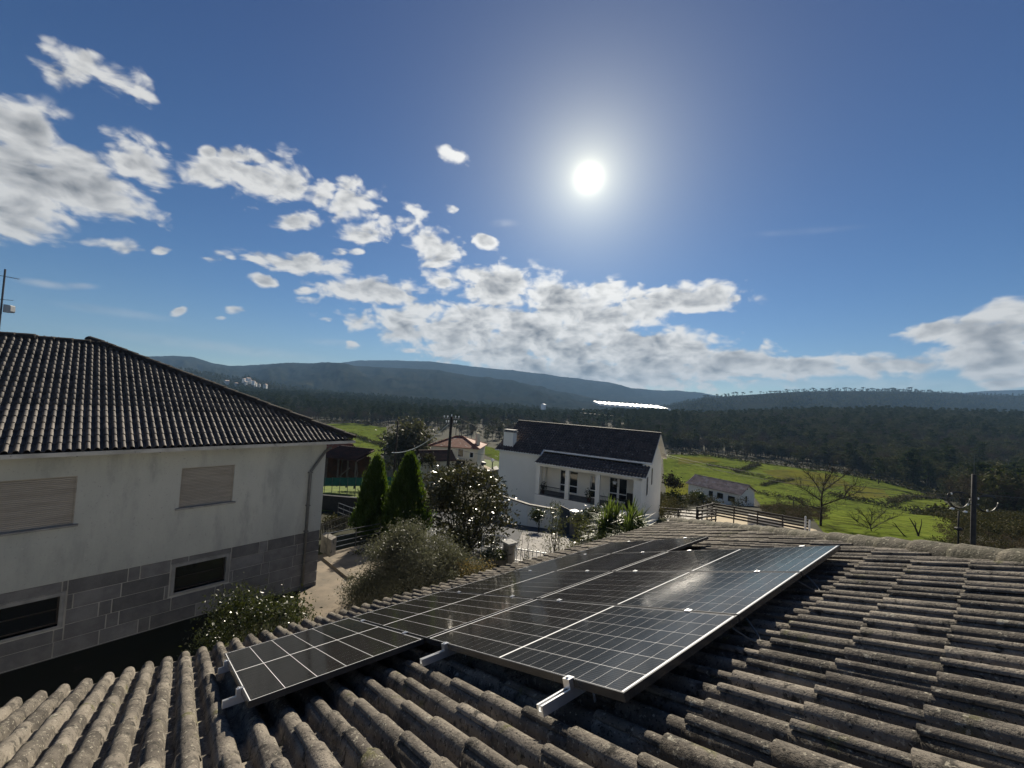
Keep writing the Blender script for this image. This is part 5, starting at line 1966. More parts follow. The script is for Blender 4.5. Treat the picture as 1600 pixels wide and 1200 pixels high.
# picket fence with a stone gate pillar
railing('picket_fence', 'white picket fence panel in front of the shaded street, upper stretch', [gp(752, 872), gp(789, 876)], 1.15, 2, MATS['white_paint'], 2.2, 0.05, 'white picket fences by the gate pillar', 0.17, cat='fence')
railing('picket_fence', 'white picket fence stretch right of the stone gate pillar, lower', [gp(803, 893), gp(852, 902)], 1.0, 2, MATS['white_paint'], 2.2, 0.05, 'white picket fences by the gate pillar', 0.17, cat='fence')
g = gp(794, 890)
t = root('gate_pillar', 'squat stone gate pillar with a flat cap between the picket fences', 'pillar', g)
MB().box(g - RH[0] * 0 + np.array([-0.2, -0.2, -0.2]), (0.4, 0, 0), (0, 0.4, 0), (0, 0, 1.35)).build('shaft', MATS['wall_dirty'], t)
MB().box(g + np.array([-0.26, -0.26, 1.151]), (0.52, 0, 0), (0, 0.52, 0), (0, 0, 0.09)).build('cap', MATS['stone_trim'], t)
a, b = gp(742, 876), gp(790, 888)
tag(MB().box(a - UP * 0.3, b - a, np.array([0.1, 0.2, 0]), UP * 0.75).build('low_wall', MATS['wall_dirty']), 'low dark wall under the picket fence, right of the yellowed bush', 'wall')

# ------------------------------------------------------------------ the white house
HE = np.array([0.93, 0.38, 0.0])
HE /= np.linalg.norm(HE)
HP = np.array([-HE[1], HE[0], 0.0])
HO = np.array([-20.05, 33.66, 0.0])


def HW(s, p, z):
    """s along the ridge (0 at the right gable, negative to the left), p behind the ridge, z relative to the eye"""
    return HO + HE * s + HP * p + np.array([0, 0, EYE + z])


wh = root('white_house', 'white house with a tall dark glazed tile roof, chimney and recessed porch', 'house', HW(-7, 0, -10.8))
S0, S1 = -14.6, -0.45
PF, PB = -4.3, 4.3
zr, pitch = -2.5, 0.575
zroofh = lambda p: zr - abs(p) * pitch
PORCH = (-9.9, -0.75)
zfl, zb = -8.62, -11.4
mb = MB()
# left part of the front, the wall behind the porch, gables and back
zt_ = zroofh(PF) - 0.08
mb.box(HW(S0, PF, zb), HE * (PORCH[0] - S0), HP * 0.3, UP * (zt_ - zb))
DOORS = [(1.95, 3.25, zfl, -6.5), (4.55, 5.45, zfl, -6.5), (6.15, 7.55, zfl, -6.5), ]
panel_wall(mb, HW(PORCH[0], PF + 0.9, 0) - UP * EYE * 0, HE, S1 - PORCH[0], zfl, -5.15, 0.25, -HP, [(1.55, 3.35, zfl + .12, -6.45), (4.45, 5.15, zfl + .05, -6.55), (6.25, 7.85, zfl + .12, -6.45)])
mb.box(HW(PORCH[0], PF + 0.3, zfl), HE * 0.25, HP * 0.6, UP * (-5.3 - zfl))
# gable walls as prisms up to the roof slope
GW = [(-3.55, 0.55, -7.55, -6.05), (-1.35, 0.42, -7.0, -5.55)]
gz = lambda p: zroofh(p) - 0.08
for s in (S1 - 0.3, S0):
    poly = [HW(s, PF + 0.301 if s == S0 else PF, zb), HW(s, PB, zb), HW(s, PB, gz(PB)), HW(s, 0, gz(0)), HW(s, PF + 0.301 if s == S0 else PF, gz(PF))]
    if s != S0:
        poly[-1] = HW(s, PF, gz(PF) - 0.22)
        poly.insert(4, HW(s, PF + 1.1, gz(PF + 1.1) - 0.02))
    mb.prism(poly, HE * 0.3)
mb.box(HW(S0 + 0.3, PB - 0.3, zb), HE * (S1 - S0 - 0.6), HP * 0.3, UP * (gz(PB) - zb))
# porch: base, floor, parapet-less edge, columns carry the lower roof
PQ = PF - 1.25
mb.box(HW(PORCH[0] + 0.001, PQ, zb), HE * (S1 - PORCH[0] - 0.001), HP * (PF + 0.88 - PQ), UP * (zfl - zb))
whw = mb.build('wall', MATS['plaster_white'], wh)
mb = MB()
mb.box(HW(PORCH[0] + 0.02, PQ + 0.02, zfl + 0.004), HE * (S1 - PORCH[0] - 0.04), HP * (PF + 0.86 - PQ), UP * 0.03)
mb.build('porch_floor', MATS['paving_grey'], wh)
zb0 = -6.02
for s in (PORCH[0] + 0.05, -7.0, -4.25, -1.1):
    MB().box(HW(s, PQ + 0.02, zfl + 0.035), HE * 0.36, HP * 0.30, UP * (zb0 - zfl - 0.037)).build('column', MATS['plaster_white'], wh)
MB().box(HW(PORCH[0], PQ, zb0), HE * (S1 - PORCH[0]), HP * 0.34, UP * 0.26).build('beam', MATS['plaster_white'], wh)
MB().box(HW(PORCH[0], PQ + 0.34, zb0 + 0.18), HE * (S1 - PORCH[0]), HP * (PF + 0.64 - PQ - 0.34), UP * 0.06).build('porch_ceiling', MATS['plaster_white'], wh)
# porch railing panels between the columns
for (s0, s1) in ((-9.45, -7.0), (-3.85, -1.1)):
    mb = MB()
    mb.box(HW(s0, PQ + 0.14, zfl + 0.8), HE * (s1 - s0), HP * 0.04, UP * 0.05)
    mb.box(HW(s0, PQ + 0.14, zfl + 0.12), HE * (s1 - s0), HP * 0.04, UP * 0.03)
    k = s0 + 0.1
    while k < s1:
        mb.box(HW(k, PQ + 0.15, zfl + 0.15), HE * 0.018, HP * 0.018, UP * 0.65)
        k += 0.12
    mb.build('balustrade', MATS['iron_black'], wh)
for (a0, a1, z0, z1, nl) in ((1.55, 3.35, zfl + .12, -6.45, 2), (6.25, 7.85, zfl + .12, -6.45, 2), (4.45, 5.15, zfl + .05, -6.55, 1)):
    s0, s1 = PORCH[0] + a0, PORCH[0] + a1
    mb = MB()
    f_ = 0.07
    mb.box(HW(s0, PF + 0.93, z0), HE * f_, HP * 0.08, UP * (z1 - z0))
    mb.box(HW(s1 - f_, PF + 0.93, z0), HE * f_, HP * 0.08, UP * (z1 - z0))
    mb.box(HW(s0 + f_, PF + 0.93, z1 - f_), HE * (s1 - s0 - 2 * f_), HP * 0.08, UP * f_)
    mb.box(HW(s0 + f_, PF + 0.93, z0), HE * (s1 - s0 - 2 * f_), HP * 0.08, UP * f_)
    for k in range(1, nl):
        c = s0 + (s1 - s0) * k / nl
        mb.box(HW(c - 0.10, PF + 0.93, z0 + f_), HE * 0.20, HP * 0.08, UP * (z1 - z0 - 2 * f_))
    mb.box(HW(s0 + f_, PF + 0.935, z0 + 0.62), HE * (s1 - s0 - 2 * f_), HP * 0.06, UP * 0.09)
    wn = mb.build('window' if nl == 2 else 'door', MATS['white_paint'], wh)
    MB().box(HW(s0 + 0.02, PF + 0.97, z0 + 0.02), HE * (s1 - s0 - 0.04), HP * 0.012, UP * (z1 - z0 - 0.04)).build('pane', MATS['window_glass'], wn)
    if nl == 1:
        for sg in (0, 1):
            c = s0 + 0.07 + sg * (s1 - s0 - 0.14 - 0.24)
            MB().prism([HW(c, PF + 0.955, z1 - 0.08), HW(c + 0.24, PF + 0.955, z1 - 0.08), HW(c + (0.10 if sg == 0 else 0.20), PF + 0.955, z0 + 0.9), HW(c + (0.04 if sg == 0 else 0.14), PF + 0.955, z0 + 0.9)], HP * 0.01).build('curtain', MATS['curtain'], wn)
for (p, w_, z0, z1) in GW:
    MB().box(HW(S1 + 0.004, p, z0), HE * 0.03, HP * w_, UP * (z1 - z0)).build('window_frame', MATS['stone_trim'], wh)
    MB().box(HW(S1 + 0.025, p + 0.06, z0 + 0.06), HE * 0.014, HP * (w_ - 0.12), UP * (z1 - z0 - 0.12)).build('pane', MATS['window_glass'], wh)
# roof: ribbed glazed tiles in courses
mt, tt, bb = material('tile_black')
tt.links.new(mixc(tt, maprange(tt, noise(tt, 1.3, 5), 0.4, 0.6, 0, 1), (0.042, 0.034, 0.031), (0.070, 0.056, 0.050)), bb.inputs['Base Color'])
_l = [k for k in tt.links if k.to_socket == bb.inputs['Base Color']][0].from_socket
tt.links.new(mixc(tt, maprange(tt, noise(tt, 3.4, 3, 0.6), 0.62, 0.67, 0, 0.7), _l, (0.24, 0.225, 0.215)), bb.inputs['Base Color'])  # pale specks painted in to mimic glints on the tile rims
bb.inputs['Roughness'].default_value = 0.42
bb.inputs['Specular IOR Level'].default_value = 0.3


def tile_field(o, ax, up, nrm, w, ln, pitch_, gauge, hgt, lift):
    """a slope of barrel tiles as one ribbed sheet with stepped courses"""
    nx, nyy = int(w / pitch_), int(ln / gauge)
    prof = [(0, 0), (0.18, 0.05), (0.32, 0.75), (0.5, 1.0), (0.68, 0.75), (0.82, 0.05)]
    xs = np.array([(i + p[0]) * w / nx for i in range(nx) for p in prof] + [w])
    zs = np.array([p[1] * hgt for i in range(nx) for p in prof] + [0])
    V, Q = [], []
    m = len(xs)
    r2 = np.random.default_rng(4)
    for j in range(nyy):
        y0, y1 = j * ln / nyy, (j + 1) * ln / nyy
        jt = r2.normal(size=nx) * 0.006
        jj = np.append(np.repeat(jt, len(prof)), 0)
        for (y, dz) in ((y0, lift * 0.2), (y0, lift), (y1 + 0.03, 0.0)):
            V.append(o + np.outer(xs, ax) + np.outer(np.full(m, y) + jj, up) + np.outer(zs * (1.0 if dz > lift * .5 or y > y0 else 0.9) + dz, nrm))
        b0 = j * 3 * m
        for a in (0, 1):
            i = np.arange(m - 1) + b0 + a * m
            Q.append(np.stack([i, i + 1, i + 1 + m, i + m], -1))
    return np.concatenate(V), np.concatenate(Q)


def tiled_slope(name, parent, o, ax, up, nrm, w, ln, mat, pitch_=0.27, gauge=0.40, hgt=0.075, lift=0.055):
    V, Q = tile_field(np.asarray(o, float), ax, up, nrm, w, ln, pitch_, gauge, hgt, lift)
    me = np_mesh(name, V - np.array(world_loc(parent)), Q)
    me.materials.append(mat)
    ob = link_mesh(name, me, None, parent)
    ob['kind'] = 'stuff'
    return ob


ov = 0.35
cosp = 1 / math.sqrt(1 + pitch * pitch)
upf = (HP + UP * pitch) * cosp          # up the front slope
nf = (-HP * pitch + UP) * cosp
upb = (-HP + UP * pitch) * cosp
nb = (HP * pitch + UP) * cosp
mb = MB()
th_ = UP * 0.10
zz_ = lambda p: zroofh(p) + 0.02
PFo, PBo = PF - ov, PB + ov
# boards under the tiles: left part of the front slope, part over the porch (stops higher up), back slope
mb.prism([HW(S0 - ov, PFo, zz_(PFo) - .10), HW(PORCH[0], PFo, zz_(PFo) - .10), HW(PORCH[0], 0, zz_(0) - .10), HW(S0 - ov, 0, zz_(0) - .10)], th_ * 0.98)
mb.prism([HW(PORCH[0] + .001, PF + 0.35, zz_(PF + 0.35) - .10), HW(S1 + ov + 0.1, PF + 0.35, zz_(PF + 0.35) - .10), HW(S1 + ov + 0.1, 0, zz_(0) - .10), HW(PORCH[0] + .001, 0, zz_(0) - .10)], th_ * 0.98)
mb.prism([HW(S0 - ov, .001, zz_(0) - .10), HW(S1 + ov + 0.1, .001, zz_(0) - .10), HW(S1 + ov + 0.1, PBo, zz_(PBo) - .10), HW(S0 - ov, PBo, zz_(PBo) - .10)], th_ * 0.98)
mb.bar(HW(PORCH[0] - 0.02, PF + 0.32, zz_(PF + 0.35) - .02), HW(S1 + ov + 0.1, PF + 0.32, zz_(PF + 0.35) - .02), 0.03, 0.16)
mb.bar(HW(PORCH[0] + 0.02, PF + 0.32, zz_(PF + 0.35) - .02), HW(PORCH[0] + 0.02, PFo + 0.01, zz_(PFo) - .02), 0.06, 0.15)
wr = mb.build('roof', MATS['white_paint'], wh)
run = lambda a, b: (b - a) / cosp
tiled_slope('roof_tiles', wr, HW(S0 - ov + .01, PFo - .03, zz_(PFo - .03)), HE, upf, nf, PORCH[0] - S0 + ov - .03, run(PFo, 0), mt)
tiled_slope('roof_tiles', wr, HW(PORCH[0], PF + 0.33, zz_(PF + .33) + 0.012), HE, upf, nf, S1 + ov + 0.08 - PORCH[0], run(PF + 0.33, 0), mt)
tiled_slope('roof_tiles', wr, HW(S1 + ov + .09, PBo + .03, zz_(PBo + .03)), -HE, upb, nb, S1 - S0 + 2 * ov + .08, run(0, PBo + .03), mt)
m = MB().tube([HW(S0 - ov - .02, 0, zr + .06), HW(S1 + ov + .12, 0, zr + .06)], 0.12, 8)
m.build('ridge_cap', MATS['roof_tile_dark'], wr)
pp = 0.36
cp2 = 1 / math.sqrt(1 + pp * pp)
zp0 = zz_(PF + 0.35) - 0.26
zpf = lambda p: zp0 + (p - (PF + 0.33)) * pp
PQo = PQ - 0.32
mb = MB()
mb.prism([HW(PORCH[0] - .02, PQo, zpf(PQo) - .09), HW(S1 + ov, PQo, zpf(PQo) - .09), HW(S1 + ov, PF + .29, zpf(PF + .29) - .09), HW(PORCH[0] - .02, PF + .29, zpf(PF + .29) - .09)], UP * 0.08)
pr_ = mb.build('porch_roof', MATS['white_paint'], wh)
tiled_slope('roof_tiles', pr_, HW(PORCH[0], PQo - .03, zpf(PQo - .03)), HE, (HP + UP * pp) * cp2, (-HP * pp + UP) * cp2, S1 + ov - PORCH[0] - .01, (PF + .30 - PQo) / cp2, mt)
# porch side cheek under the main roof
mb = MB()
mb.prism([HW(S1 - 0.29, PQ, zb), HW(S1 - 0.29, PF - .001, zb), HW(S1 - 0.29, PF - .001, zpf(PF) - .13), HW(S1 - 0.29, PQ, zpf(PQ) - .13)], HE * 0.28)
mb.build('side_wall', MATS['plaster_white'], wh)
# chimney
chx = -14.35
ctp, cbt = -3.40, -5.2
mb = MB().box(HW(chx, -4.1, cbt), HE * 1.1, HP * 0.75, UP * (ctp - cbt))
ch = mb.build('chimney', MATS['plaster_white'], wr)
mb = MB()
mb.box(HW(chx - .06, -4.16, ctp), HE * 1.27, HP * 0.87, UP * 0.07)
for k in range(4):
    mb.box(HW(chx + .02 + k * .32, -4.08, ctp + .07), HE * 0.14, HP * 0.7, UP * 0.13)
mb.box(HW(chx - .04, -4.14, ctp + .20), HE * 1.23, HP * 0.83, UP * 0.05)
mb.build('chimney_cap', MATS['stone_trim'], ch)
# things on the porch
for (s, z, lab, hh) in ((-4.9, 0, 'dark potted plant beside the porch column, right of the curtained door', 0.9), (-9.3, 0, 'bushy potted plants behind the left porch railing', 0.8)):
    b = HW(s, PQ + 0.55, zfl + 0.035)
    t = root('potted_plant', lab, 'plant', b)
    MB().tube([b, b + UP * 0.3], [0.14, 0.18], 10).build('pot', MATS['tile_oldred'], t)
    C, A, B = leaves_around([b + UP * (0.35 + hh * f) for f in (0.1, 0.35, 0.6)], 0.35, 50, 0.2, 0.35, 0.5)
    link_leaves('foliage', C, A, B, MATS['leaf_magnolia'], t)
b = HW(-1.5, PQ + 0.62, zfl + 0.035)
t = root('armchair', 'black armchair at the right end of the porch', 'chair', b)
mb = MB().box(b - HE * .35, HE * .7, HP * .65, UP * .42)
mb.build('seat', MATS['black_plastic'], t)
MB().box(b - HE * .35 + HP * .5 + UP * .421, HE * .7, HP * .15, UP * .75).build('backrest', MATS['black_plastic'], t)
for sg in (-.35, .23):
    MB().box(b + HE * sg + UP * .421, HE * .12, HP * .49, UP * .25).build('armrest', MATS['black_plastic'], t)
b = HW(-2.75, PQ + 0.5, -6.7)
t = root('hanging_planter', 'white hanging pot with trailing leaves in front of the right porch window', 'planter', b)
MB().tube([b + UP * .20, b + UP * 0.85], 0.012, 4).build('cord', MATS['cable_pale'], t)
MB().tube([b, b + UP * .22], [0.12, 0.18], 8).build('pot', MATS['white_paint'], t)
C, A, B = leaves_around([b - UP * .05, b + UP * .2], 0.3, 40, 0.13, 0.4, -0.4)
link_leaves('foliage', C, A, B, MATS['leaf_laurel'], t)

# garden wall and gate of the white house
def wall_run(name, label, pts, h, th, mat, capmat, cat='wall'):
    t = root(name, label, cat, pts[0])
    for a, b in zip(pts[:-1], pts[1:]):
        d = unit(b - a)
        s = np.array([-d[1], d[0], 0])
        s = unit(s)
        MB().box(a - UP * 1.0 - s * th / 2, b - a, s * th, UP * (h + 1.0)).build('panel', mat, t)
        MB().box(a + UP * (h + 0.002) - s * (th / 2 + .05), b - a, s * (th + .1), UP * 0.09).build('coping', capmat, t)
    return t


q0, q1, q2 = dp_(778, 33), dp_(826, 30.5), dp_(872, 29.5)
lv = max(q0[2], q1[2], q2[2])
for q in (q0, q1, q2):
    q[2] = lv - 0.1
wall_run('boundary_wall', 'white garden wall with a dark coping before the white house', [q0, q1, q2], 1.55, 0.2, MATS['plaster_white'], MATS['iron_black'])
g0_, g1_ = dp_(875, 29.0), dp_(896, 27.5)
gz_ = g0_[2]
g1_[2] = gz_
t = root('gate', 'dark blue sheet metal gate between the white wall and stone pillar', 'gate', g0_)
nb_ = 8
for k in range(nb_):
    a = g0_ + (g1_ - g0_) * (k / nb_)
    b = g0_ + (g1_ - g0_) * ((k + 0.93) / nb_)
    MB().bar(a + UP * 0.95, b + UP * 0.95, 0.04, 1.75).build('board', MATS['gate_blue'], t)
MB().bar(g0_ + UP * 1.86, g1_ + UP * 1.86, 0.06, 0.06).build('top_rail', MATS['iron_black'], t)
g2_ = dp_(898.5, 27.2)
g2_[2] = gz_
t = root('gate_pillar', 'rough stone gate pillar with white cap right of the blue gate', 'pillar', g2_)
MB().box(g2_ + np.array([-.22, -.22, -.5]), (0.44, 0, 0), (0, 0.44, 0), (0, 0, 2.45)).build('shaft', MATS['wall_dirty'], t)
MB().box(g2_ + np.array([-.27, -.27, 1.951]), (0.54, 0, 0), (0, 0.54, 0), (0, 0, 0.10)).build('cap', MATS['white_paint'], t)
g3_, g4_ = dp_(903, 27.0), dp_(945, 24.5)
railing('front_fence', 'dark bar fence sloping down right of the stone gate pillar', [g3_, g4_], 1.5, 2, MATS['iron_black'], 2.4, 0.06, pickets=0.13, cat='fence')
wall_run('boundary_wall', 'low white wall under the dark bar fence of the white house', [dp_(903, 27.3, -.2), dp_(950, 24.5, -.2)], 0.5, 0.2, MATS['plaster_white'], MATS['stone_trim'])

# ------------------------------------------------------------------ terrace railings beyond the ridge
def tp(px, D, z):
    b = P(px, 800, D)
    return DL(D, float(np.dot(b[:2], RH)), EYE + z)


def timber_rail(name, label, a, b, h, bars, group=None, th=0.05, bh=0.12):
    t = root(name, label, 'railing', a, group)
    ln = np.linalg.norm(b - a)
    n = max(1, int(round(ln / 1.9)))
    for k in range(n + 1):
        p = a + (b - a) * k / n
        MB().box(p - np.array([.04, .04, 0.6]), (.08, 0, 0), (0, .08, 0), (0, 0, h + .62)).build('post', MATS['wood_dark'], t)
    for k in range(bars):
        z = h * (k + 1) / bars - bh / 2
        s = unit(np.cross(b - a, UP)) * 0.068
        MB().bar(a + UP * z + s, b + UP * z + s, th, bh).build('rail', MATS['wood_dark'], t)
    return t


zc_ = -10.55
A_ = P(1088, 812, 33.0)
B_ = P(1113, 800, 37.0)
C_ = P(1262, 836, 33.5)
E_ = P(1034, 812, 40.0)
A_[2] = B_[2] = C_[2] = 0
zl = [P(1090, 811, 33.0)[2], P(1112, 803, 37.5)[2]]
timber_rail('terrace_railing', 'dark five bar timber railing running along the courtyard edge', P(1112, 806, 37.5), P(1264, 836, 33.0), 1.25, 5, 'dark timber railings round the courtyard', 0.06, 0.15)
timber_rail('terrace_railing', 'short sloping dark railing at the near left end of the courtyard', P(1088, 816, 32.5), P(1112, 807, 37.3), 1.25, 4, 'dark timber railings round the courtyard')
timber_rail('terrace_railing', 'low dark railing behind the bright paved strip by the white house', P(1034, 806, 42.0), P(1088, 812, 38.0), 0.9, 3, 'dark timber railings round the courtyard')
timber_rail('terrace_railing', 'barred stair gate casting slatted light at the courtyard corner', P(1090, 818, 32.2), P(1118, 815, 33.2), 1.1, 4, 'dark timber railings round the courtyard')
a, b = P(1168, 809, 38.0), P(1222, 821, 36.0)
tag(MB().box(a - UP * .8, b - a, np.array([.1, .15, 0]), UP * 1.15).build('terrace_wall', MATS['white_paint']), 'bright white wall top behind the courtyard railing', 'wall')
for (x, y, D_, h_, lab) in ((1258, 828, 31.0, 1.0, 'white post at the right end of the courtyard railing'), (1264.5, 830, 31.0, 0.8, 'short grey post with round top beside the white post')):
    p = P(x, y, D_)
    tag(MB().tube([p - UP * .4, p + UP * h_, p + UP * (h_ + .06)], [.07, .07, .03], 8).build('bollard_post', MATS['white_paint']), lab, 'post')


# ------------------------------------------------------------------ small houses down the slope
def cottage(name, label, px, py, D, ax_px, w, dep, hw, pitch_, wallm, tilem, windows, extra=None, turn=0.0, hip=0.0, zdrop=0.0, gwin=()):
    """gabled or hipped cottage; its front left corner stands at the photograph point, the front runs along ax"""
    o = P(px, py, D)
    e = unit(np.array([RH[0] * math.cos(turn) - FH[0] * math.sin(turn), RH[1] * math.cos(turn) - FH[1] * math.sin(turn), 0]))
    p = np.array([-e[1], e[0], 0])
    t = root(name, label, 'house', o)
    W3 = lambda s, q, z: o + e * s + p * q + UP * z
    mb = MB()
    th = 0.25
    mb.box(W3(0, 0, -2.5), e * w, p * th, UP * (hw + 2.5))
    mb.box(W3(0, dep - th, -2.5), e * w, p * th, UP * (hw + 2.5))
    zt = lambda q: hw + (dep / 2 - abs(q - dep / 2)) * pitch_
    if hip:
        for s in (0, w - th):
            mb.box(W3(s, th + .001, -2.5), e * th, p * (dep - 2 * th - .002), UP * (hw + 2.5))
    else:
        for s in (0, w - th):
            mb.prism([W3(s, th + .001, -2.5), W3(s, dep - th - .001, -2.5), W3(s, dep - th - .001, zt(dep - th)), W3(s, dep / 2, zt(dep / 2)), W3(s, th + .001, zt(th))], e * th)
    mb.build('wall', wallm, t)
    ov = 0.4
    k = 1 / math.sqrt(1 + pitch_ ** 2)
    if hip:
        zz = lambda q: hw + q * pitch_
        c = [W3(-ov, -ov, hw - ov * pitch_ + .06), W3(w + ov, -ov, hw - ov * pitch_ + .06), W3(w + ov, dep + ov, hw - ov * pitch_ + .06), W3(-ov, dep + ov, hw - ov * pitch_ + .06)]
        hh = dep / 2
        r0_, r1_ = W3(hip, dep / 2, hw + hh * pitch_ + .06), W3(w - hip, dep / 2, hw + hh * pitch_ + .06)
        mb = MB()
        mb.add([*c, r0_, r1_, *[q - UP * .12 for q in c]], [(0, 1, 5, 4), (2, 3, 4, 5), (1, 2, 5), (3, 0, 4), (9, 8, 7, 6), (0, 6, 7, 1), (1, 7, 8, 2), (2, 8, 9, 3), (3, 9, 6, 0)])
        rf = mb.build('roof', tilem, t)
        for a_, b_ in ((c[0], r0_), (c[1], r1_), (r0_, r1_), (c[2], r1_), (c[3], r0_)):
            MB().tube([a_ + UP * .03, b_ + UP * .03], .11, 5).build('ridge_cap', tilem, rf)
    else:
        mb = MB()
        for sgn in (0, 1):
            q0, q1 = (-ov, dep / 2) if sgn == 0 else (dep + ov, dep / 2)
            z0, z1 = hw - ov * pitch_ + .02, hw + dep / 2 * pitch_ + .02
            mb.prism([W3(-ov, q0, z0), W3(w + ov, q0, z0), W3(w + ov, q1 - (.001 if sgn else 0), z1), W3(-ov, q1 - (.001 if sgn else 0), z1)], UP * .07)
        rf = mb.build('roof', tilem, t)
        tiled_slope('roof_tiles', rf, W3(-ov, -ov - .03, hw - (ov + .03) * pitch_ + .09), e, (p + UP * pitch_) * k, (-p * pitch_ + UP) * k, w + 2 * ov, (dep / 2 + ov) / k, tilem, 0.25, 0.38, 0.05, 0.03)
        MB().tube([W3(-ov, dep / 2, hw + dep / 2 * pitch_ + .12), W3(w + ov, dep / 2, hw + dep / 2 * pitch_ + .12)], .13, 6).build('ridge_cap', tilem, rf)
    for (s, z, ww, hh_, kind) in windows:
        MB().box(W3(s, -.03, z), e * ww, p * .028, UP * hh_).build('window_frame', MATS['white_paint'] if kind != 'd' else MATS['wood_dark'], t)
        MB().box(W3(s + .08, -.045, z + .08), e * (ww - .16), p * .03, UP * (hh_ - .16)).build('pane', MATS['window_glass'], t)
    for (q, z, ww, hh_) in gwin:
        MB().box(W3(w + .002, q, z), e * .03, p * ww, UP * hh_).build('pane', MATS['window_glass'], t)
    return t, W3, rf


# long white outbuilding with a brown roof
c, W3, rf = cottage('outbuilding', 'long low white building with a worn brown tile roof below the meadow', 1075, 775, 76, None, 9.3, 5.6, 2.5, 0.42, MATS['plaster_white'], MATS['tile_brown'],
                    [(3.9, 0.9, 0.9, 1.1, 'w'), (5.4, 0.9, 1.2, 1.1, 'w'), (7.3, 0.8, 1.3, 1.1, 'w')], turn=0.95, gwin=[(2.1, 0.8, .6, 1.1), (2.5, 3.0, .4, .6)])
# cream house with hipped red roof
c, W3, rf = cottage('cream_house', 'cream two storey house with a hipped red roof behind the power pole', 671, 733, 80, None, 9.6, 8.0, 4.9, 0.40, MATS['plaster_cream'], MATS['tile_red'],
                    [(5.6, 2.9, 1.2, 1.6, 'w'), (8.0, 2.9, 0.8, 1.1, 'w'), (3.4, 3.2, .6, .8, 'w'), (5.4, 0.2, 1.8, 2.0, 'd')], turn=0.12, hip=4.0)
MB().box(W3(8.4, 3.0, 4.6), UP * 3.0, np.array([.7, 0, 0]), np.array([0, .7, 0])).build('chimney', MATS['plaster_cream'], rf)
mb = MB()
mb.box(W3(4.6, -1.3, 2.55), unit(W3(1, 0, 0) - W3(0, 0, 0)) * 3.6, unit(W3(0, 1, 0) - W3(0, 0, 0)) * 1.29, UP * .15)
bal = mb.build('balcony', MATS['plaster_cream'], c)
cottage('annex', 'low cream annex with dark brown roof left of the cream house', 661, 738, 70, None, 5.6, 4.6, 2.1, 0.55, MATS['plaster_cream'], MATS['tile_oldred'], [(1.0, 0.6, .8, .9, 'w')], turn=-0.5)
cottage('pale_barn', 'pale grey barn half hidden by the bushy tree', 598, 734, 92, None, 7.2, 5.0, 4.6, 0.4, MATS['wall_dirty'], MATS['tile_brown'], [(.8, 0.0, 1.0, 2.0, 'd'), (3.6, 2.6, .9, 1.1, 'w'), (5.0, .1, 1.1, 2.0, 'd')], turn=0.2)
cottage('red_roof_house', 'red tiled roof showing behind the gutter corner of the grey house', 490, 735, 62, None, 4.6, 5.0, 2.6, 0.62, MATS['wall_dirty'], MATS['tile_red'], [], turn=0.35)
# open shed of old timber
so = P(508, 744, 47)
t = root('timber_shed', 'old dark open shed with leaning timber and sagging tile roof', 'shed', so)
e = unit(np.array([RH[0], RH[1], 0]) * .96 - np.array([FH[0], FH[1], 0]) * .28)
p_ = np.array([-e[1], e[0], 0])
for (s, q) in ((0, 0), (1.6, 0), (2.9, 0), (4.0, 0), (0, 2.6), (4.0, 2.6)):
    MB().box(so + e * s + p_ * q - UP * 1.0, e * .14, p_ * .14, UP * 3.3).build('post', MATS['wood_old'], t)
MB().box(so + p_ * 2.75 - UP * .6, e * 4.1, p_ * .05, UP * 2.9).build('back_boarding', MATS['tile_oldred'], t)
MB().box(so - e * .06 - UP * .6, e * .05, p_ * 2.7, UP * 2.9).build('side_boarding', MATS['tile_oldred'], t)
sr = MB().prism([so - e * .5 - p_ * .5 + UP * 2.3, so + e * 4.6 - p_ * .5 + UP * 2.2, so + e * 4.4 + p_ * 3.0 + UP * 3.0, so - e * .4 + p_ * 3.0 + UP * 3.2], UP * .10).build('roof', MATS['tile_oldred'], t)
tiled_slope('roof_tiles', sr, so - e * .5 - p_ * .5 + UP * 2.42, e, unit(p_ * 3.5 + UP * .85), unit(UP * 3.5 - p_ * .85), 5.0, 3.5, MATS['tile_oldred'], .25, .38)
MB().bar(so + e * 1.5 - UP * .2, so + e * 3.4 + UP * 1.35 - p_ * .1, .12, .12).build('leaning_beam', MATS['wood_old'], t)
MB().tube([so + e * 4.2 - UP * .3, so + e * 4.45 + UP * .8, so + e * 4.2 + UP * 1.9], .06, 6).build('bent_post', MATS['wood_old'], t)
# green netting fence
n0, n1 = P(496, 757, 40), P(622, 757, 36)
t = root('netting_fence', 'green shade netting stretched along the upper edge of the lawn', 'fence', n0)
k = 10
for i in range(k + 1):
    q = n0 + (n1 - n0) * i / k
    MB().tube([q - UP * 1.6, q + UP * .72], .03, 5).build('post', MATS['iron_grey'], t)
V = []
for i in range(41):
    q = n0 + (n1 - n0) * i / 40
    sag = 0.05 * abs(math.sin(i / 4 * math.pi))
    for j in range(3):
        V.append(q + UP * (-.15 + j * .42 - (sag if j == 2 else 0)) + np.array([FH[0], FH[1], 0]) * .03 * math.sin(i * 1.3 + j))
F = [(i * 3 + j, (i + 1) * 3 + j, (i + 1) * 3 + j + 1, i * 3 + j + 1) for i in range(40) for j in range(2)]
MB().add(V, F).add([v + np.array([FH[0], FH[1], 0]) * .02 for v in V], [f[::-1] for f in F]).build('netting', MATS['net_green'], t, True)
a, b = P(500, 785, 33), P(575, 792, 31)
